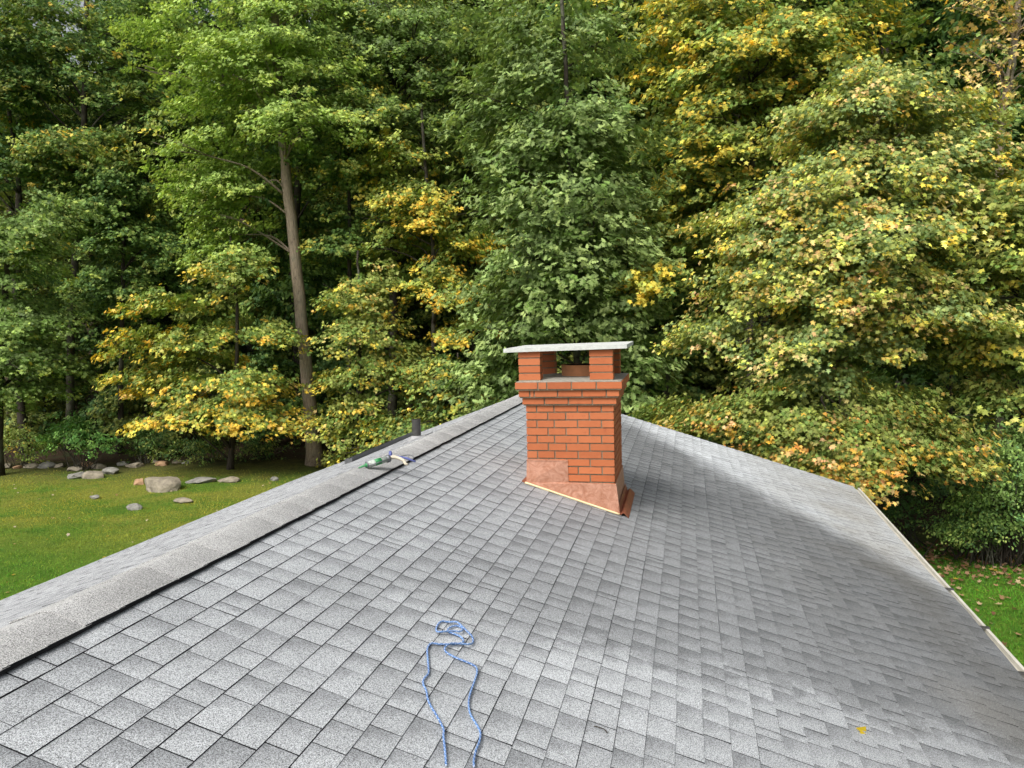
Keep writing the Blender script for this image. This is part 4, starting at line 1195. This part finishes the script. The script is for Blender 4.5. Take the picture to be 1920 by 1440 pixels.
bush("dark_bush", "low shaded bush at the left of the bare trunk's foot", 205, 490, 842, 60, 22, 1.0, 16, 29.2, 0.12, OVAL, [(G_DARK, 3), (OLIVE, 1)], [(G_MID, 2), (OLIVE, 2)])
bush("sapling_bush", "small yellow green seedling bush at the foot of the bare trunk", 206, 634, 858, 30, 12, 0.5, 8, 27.6, 0.13, MAPLE, [(OLIVE, 3)], [(YGREEN, 2), (YELLOW, 1)], 0.4)
bush("tall_shrub", "tall leafy green shrub at the right edge above the lawn", 207, 1895, 870, 65, 85, 1.1, 54, 18.0, 0.085, OVAL, [(G_MID, 3), (G_BLUE, 2)], [((0.075, 0.15, 0.05), 3), (G_LIGHT, 1)], 0.42, 480)
bush("arching_shrub", "arching dark green shrub reaching down to the leaf strewn lawn", 208, 1850, 958, 80, 50, 0.9, 60, 18.2, 0.085, OVAL, [(G_DARK, 2), (G_MID, 3)], [(G_MID, 3), (G_LIGHT, 1), (OLIVE, 1)], 0.42, 480)
bush("dark_shrub", "dim low shrub in the dark hollow beyond the gutter", 209, 1700, 935, 60, 36, 1.0, 18, 19.4, 0.09, OVAL, [(G_DARK, 3)], [(G_MID, 3), (G_DARK, 2)], 0.42, 380)
bush("dark_shrub", "small shrub at the lawn edge left of the arching shrub", 210, 1780, 985, 40, 24, 0.6, 12, 18.4, 0.085, OVAL, [(G_DARK, 3), (G_MID, 2)], [(G_MID, 3), (OLIVE, 1)], 0.38, 380)

# ------------------------------------------------------------------ the deeper wood: three built trees, the rest copies
def wood_tree(name, seed, H, Rc, pal_in, pal_out, nsp, nl, size):
    rg = np.random.default_rng(seed)
    root = empty(name, (0, 0, 0))
    path = [np.array([0, 0, -0.3]), np.array([rg.normal(0, .15), rg.normal(0, .15), H * 0.3]), np.array([rg.normal(0, .3), rg.normal(0, .3), H * 0.62]), np.array([rg.normal(0, .5), rg.normal(0, .5), H * 0.93])]
    sp = []
    for _ in range(nsp):
        h = rg.uniform(0.22, 1.0)
        r = Rc * math.sin(math.pi * min(1, (h - 0.12) / 0.98)) ** 0.7 * math.sqrt(rg.random())
        a = rg.random() * 2 * math.pi
        o = np.array([math.cos(a), math.sin(a), 0.0])
        sp.append((o * r + np.array([0, 0, h * H]), o, rg.uniform(0.8, 1.35), rg.uniform(0.4, 1.2)))
    trunk_mesh("trunk", rg, path, 0.24, 0.07, sp, M['bark_dark'], root, 22, 1.4)
    crown("crown", rg, sp, size, OVAL, pal_in, pal_out, nl, 0.8, root, 0.2)
    return root


protos = [wood_tree("wood_tree", 301, 22, 4.2, [(G_DARK, 3), (G_MID, 2)], [(G_MID, 3), (G_LIGHT, 1), (OLIVE, 1)], 120, 150, 0.25),
          wood_tree("wood_tree", 302, 24, 4.6, [(G_MID, 3), (OLIVE, 2)], [(OLIVE, 2), (YGREEN, 2), (YELLOW, 0.5)], 125, 150, 0.25),
          wood_tree("wood_tree", 303, 20, 3.8, [(G_DARK, 2), (OLIVE, 2)], [(OLIVE, 3), (YGREEN, 1)], 110, 150, 0.25)]
WL = ["dark green tree standing deep in the wood behind the edge trees", "yellowing tree standing deep in the wood behind the edge trees", "dull olive tree standing deep in the wood behind the edge trees"]
rg = np.random.default_rng(55)
spots = []
for (yb, x0, x1, st) in ((34.6, -33, 14, 4.4), (38.5, -36, 17, 4.4), (42, -40, 20, 4.8), (49, -46, 26, 5.2), (57, -52, 32, 5.6)):
    x = x0 + rg.uniform(0, 3)
    while x < x1:
        yy = yb + rg.normal(0, 1.3) - 7.0 * min(1, max(0, (x + 6) / 12))
        spots.append((x, yy)); x += st * rg.uniform(0.75, 1.3)
used = [False] * 3
def copy_tree(o, parent=None):
    c = o.copy(); COL.objects.link(c)
    if parent is not None: c.parent = parent
    for ch in o.children: copy_tree(ch, c)
    return c
for i, (x, y) in enumerate(spots):
    k = int(rg.choice(3, p=(0.45, 0.27, 0.28)))
    if not used[k]: o = protos[k]; used[k] = True
    else: o = copy_tree(protos[k])
    o.location = (x, y, ground_z(x, y)); o.rotation_euler = (0, 0, rg.uniform(0, 6.28)); s_ = rg.uniform(0.88, 1.18); o.scale = (s_, s_, s_)
    tag(o, WL[k], "tree", ("dark green trees deep in the wood", "yellowing trees deep in the wood", "olive trees deep in the wood")[k])

def under_tree(name, seed, H, pal_in, pal_out):
    rg = np.random.default_rng(seed)
    root = empty(name, (0, 0, 0))
    path = [np.array([0, 0, -0.2]), np.array([rg.normal(0, .15), rg.normal(0, .15), H * 0.5]), np.array([rg.normal(0, .3), rg.normal(0, .3), H * 0.95])]
    sp = []
    for _ in range(46):
        h = rg.uniform(0.06, 1.0); a = rg.random() * 6.283; r = (2.3 - 1.4 * h) * math.sqrt(rg.random())
        o = np.array([math.cos(a), math.sin(a), 0.0])
        sp.append((o * r + np.array([0, 0, h * H]), o, rg.uniform(0.6, 1.0), rg.uniform(0.4, 1.1)))
    trunk_mesh("trunk", rg, path, 0.07, 0.02, sp, M['bark_dark'], root, 16, 1.3, limb_r=0.025)
    crown("crown", rg, sp, 0.19, MAPLE, pal_in, pal_out, 170, 0.8, root, 0.16)
    return root


up_ = [under_tree("understory_tree", 401, 6.0, [(G_DARK, 3), (G_MID, 2)], [(G_MID, 3), (OLIVE, 1)]), under_tree("understory_tree", 402, 4.6, [(G_DARK, 2), (OLIVE, 2)], [(OLIVE, 3), (YGREEN, 1)])]
used = [False] * 2
spots = []
for (yb, x0, x1, st) in ((33.0, -32, 10, 3.3), (36.4, -34, 14, 3.4), (40, -38, 18, 3.8)):
    x = x0 + rg.uniform(0, 2)
    while x < x1:
        spots.append((x, yb + rg.normal(0, 0.8) - 7.5 * min(1, max(0, (x + 6) / 12)))); x += st * rg.uniform(0.75, 1.3)
for x, y in spots:
    k = int(rg.choice(2))
    if not used[k]: o = up_[k]; used[k] = True
    else: o = copy_tree(up_[k])
    o.location = (x, y, ground_z(x, y)); o.rotation_euler = (0, 0, rg.uniform(0, 6.28)); s_ = rg.uniform(0.8, 1.25); o.scale = (s_, s_, s_)
    tag(o, ("short dark green sapling in the shade under the wood", "short olive sapling in the shade under the wood")[k], "tree", ("dark green saplings in the wood", "olive saplings in the wood")[k])

# ------------------------------------------------------------------ fallen leaves
n = 1200
rg = np.random.default_rng(9)
X = np.concatenate([rg.uniform(4.3, 9.5, n // 3), rg.normal(6.6, 1.6, n - n // 3)]); Yv = np.concatenate([rg.uniform(10, 19, n // 3), rg.normal(18.2, 0.9, n - n // 3)])
C = np.stack([X, Yv, [ground_z(a, b_) + 0.045 for a, b_ in zip(X, Yv)]], 1)
o = leaf_mesh("fallen_leaves", C, rg.normal(0, .35, (n, 3)) + [0, 0, 1], rg.normal(0, 1, (n, 3)), rg.uniform(0.06, 0.125, n), pick(rg, [((0.34, 0.2, 0.11), 3), ((0.42, 0.30, 0.18), 2), ((0.20, 0.10, 0.055), 2), (YELLOW, .5)], n) * rg.uniform(.7, 1.2, (n, 1)), MAPLE, fold=-0.35, droop=-0.3)
tag(o, "dry tan leaves scattered over the lawn by the right side of the house", "fallen leaves", kind="stuff")
n = 130
X = rg.uniform(-26, -8, n); Yv = rg.uniform(12, 27, n)
C = np.stack([X, Yv, [ground_z(a, b_) + 0.045 for a, b_ in zip(X, Yv)]], 1)
o = leaf_mesh("fallen_leaves", C, rg.normal(0, .3, (n, 3)) + [0, 0, 1], rg.normal(0, 1, (n, 3)), rg.uniform(0.05, 0.12, n), pick(rg, [(TAN, 2), (YELLOW, 1), ((0.5, 0.42, 0.3), 1)], n), MAPLE)
tag(o, "few small pale leaves dotted over the mossy lawn on the left", "fallen leaves", kind="stuff")

p = roof_pt(1628, 1383, 0.022)
lf = leaf_mesh("fallen_leaf", np.array([p]), np.array([[0.55, -0.35, 0.75]]), np.array([[0.35, -1.0, -0.1]]), np.array([0.085]), np.array([[0.58, 0.43, 0.03]]), MAPLE, fold=1.1, droop=0.4)
tag(lf, "single bright yellow leaf lying on the shingles near the bottom right", "leaf")
mb = MB(); mb.tube(catmull([roof_pt(1114, 1367, 0.013), roof_pt(1124, 1371, 0.016), roof_pt(1134, 1375, 0.016), roof_pt(1139, 1380, 0.012)], 5), 0.0022, 6)
tw = mb.build("twig", M['bark_dark'], smooth=True)
tag(tw, "tiny dark curved twig lying on the pale shingles right of the rope", "twig")
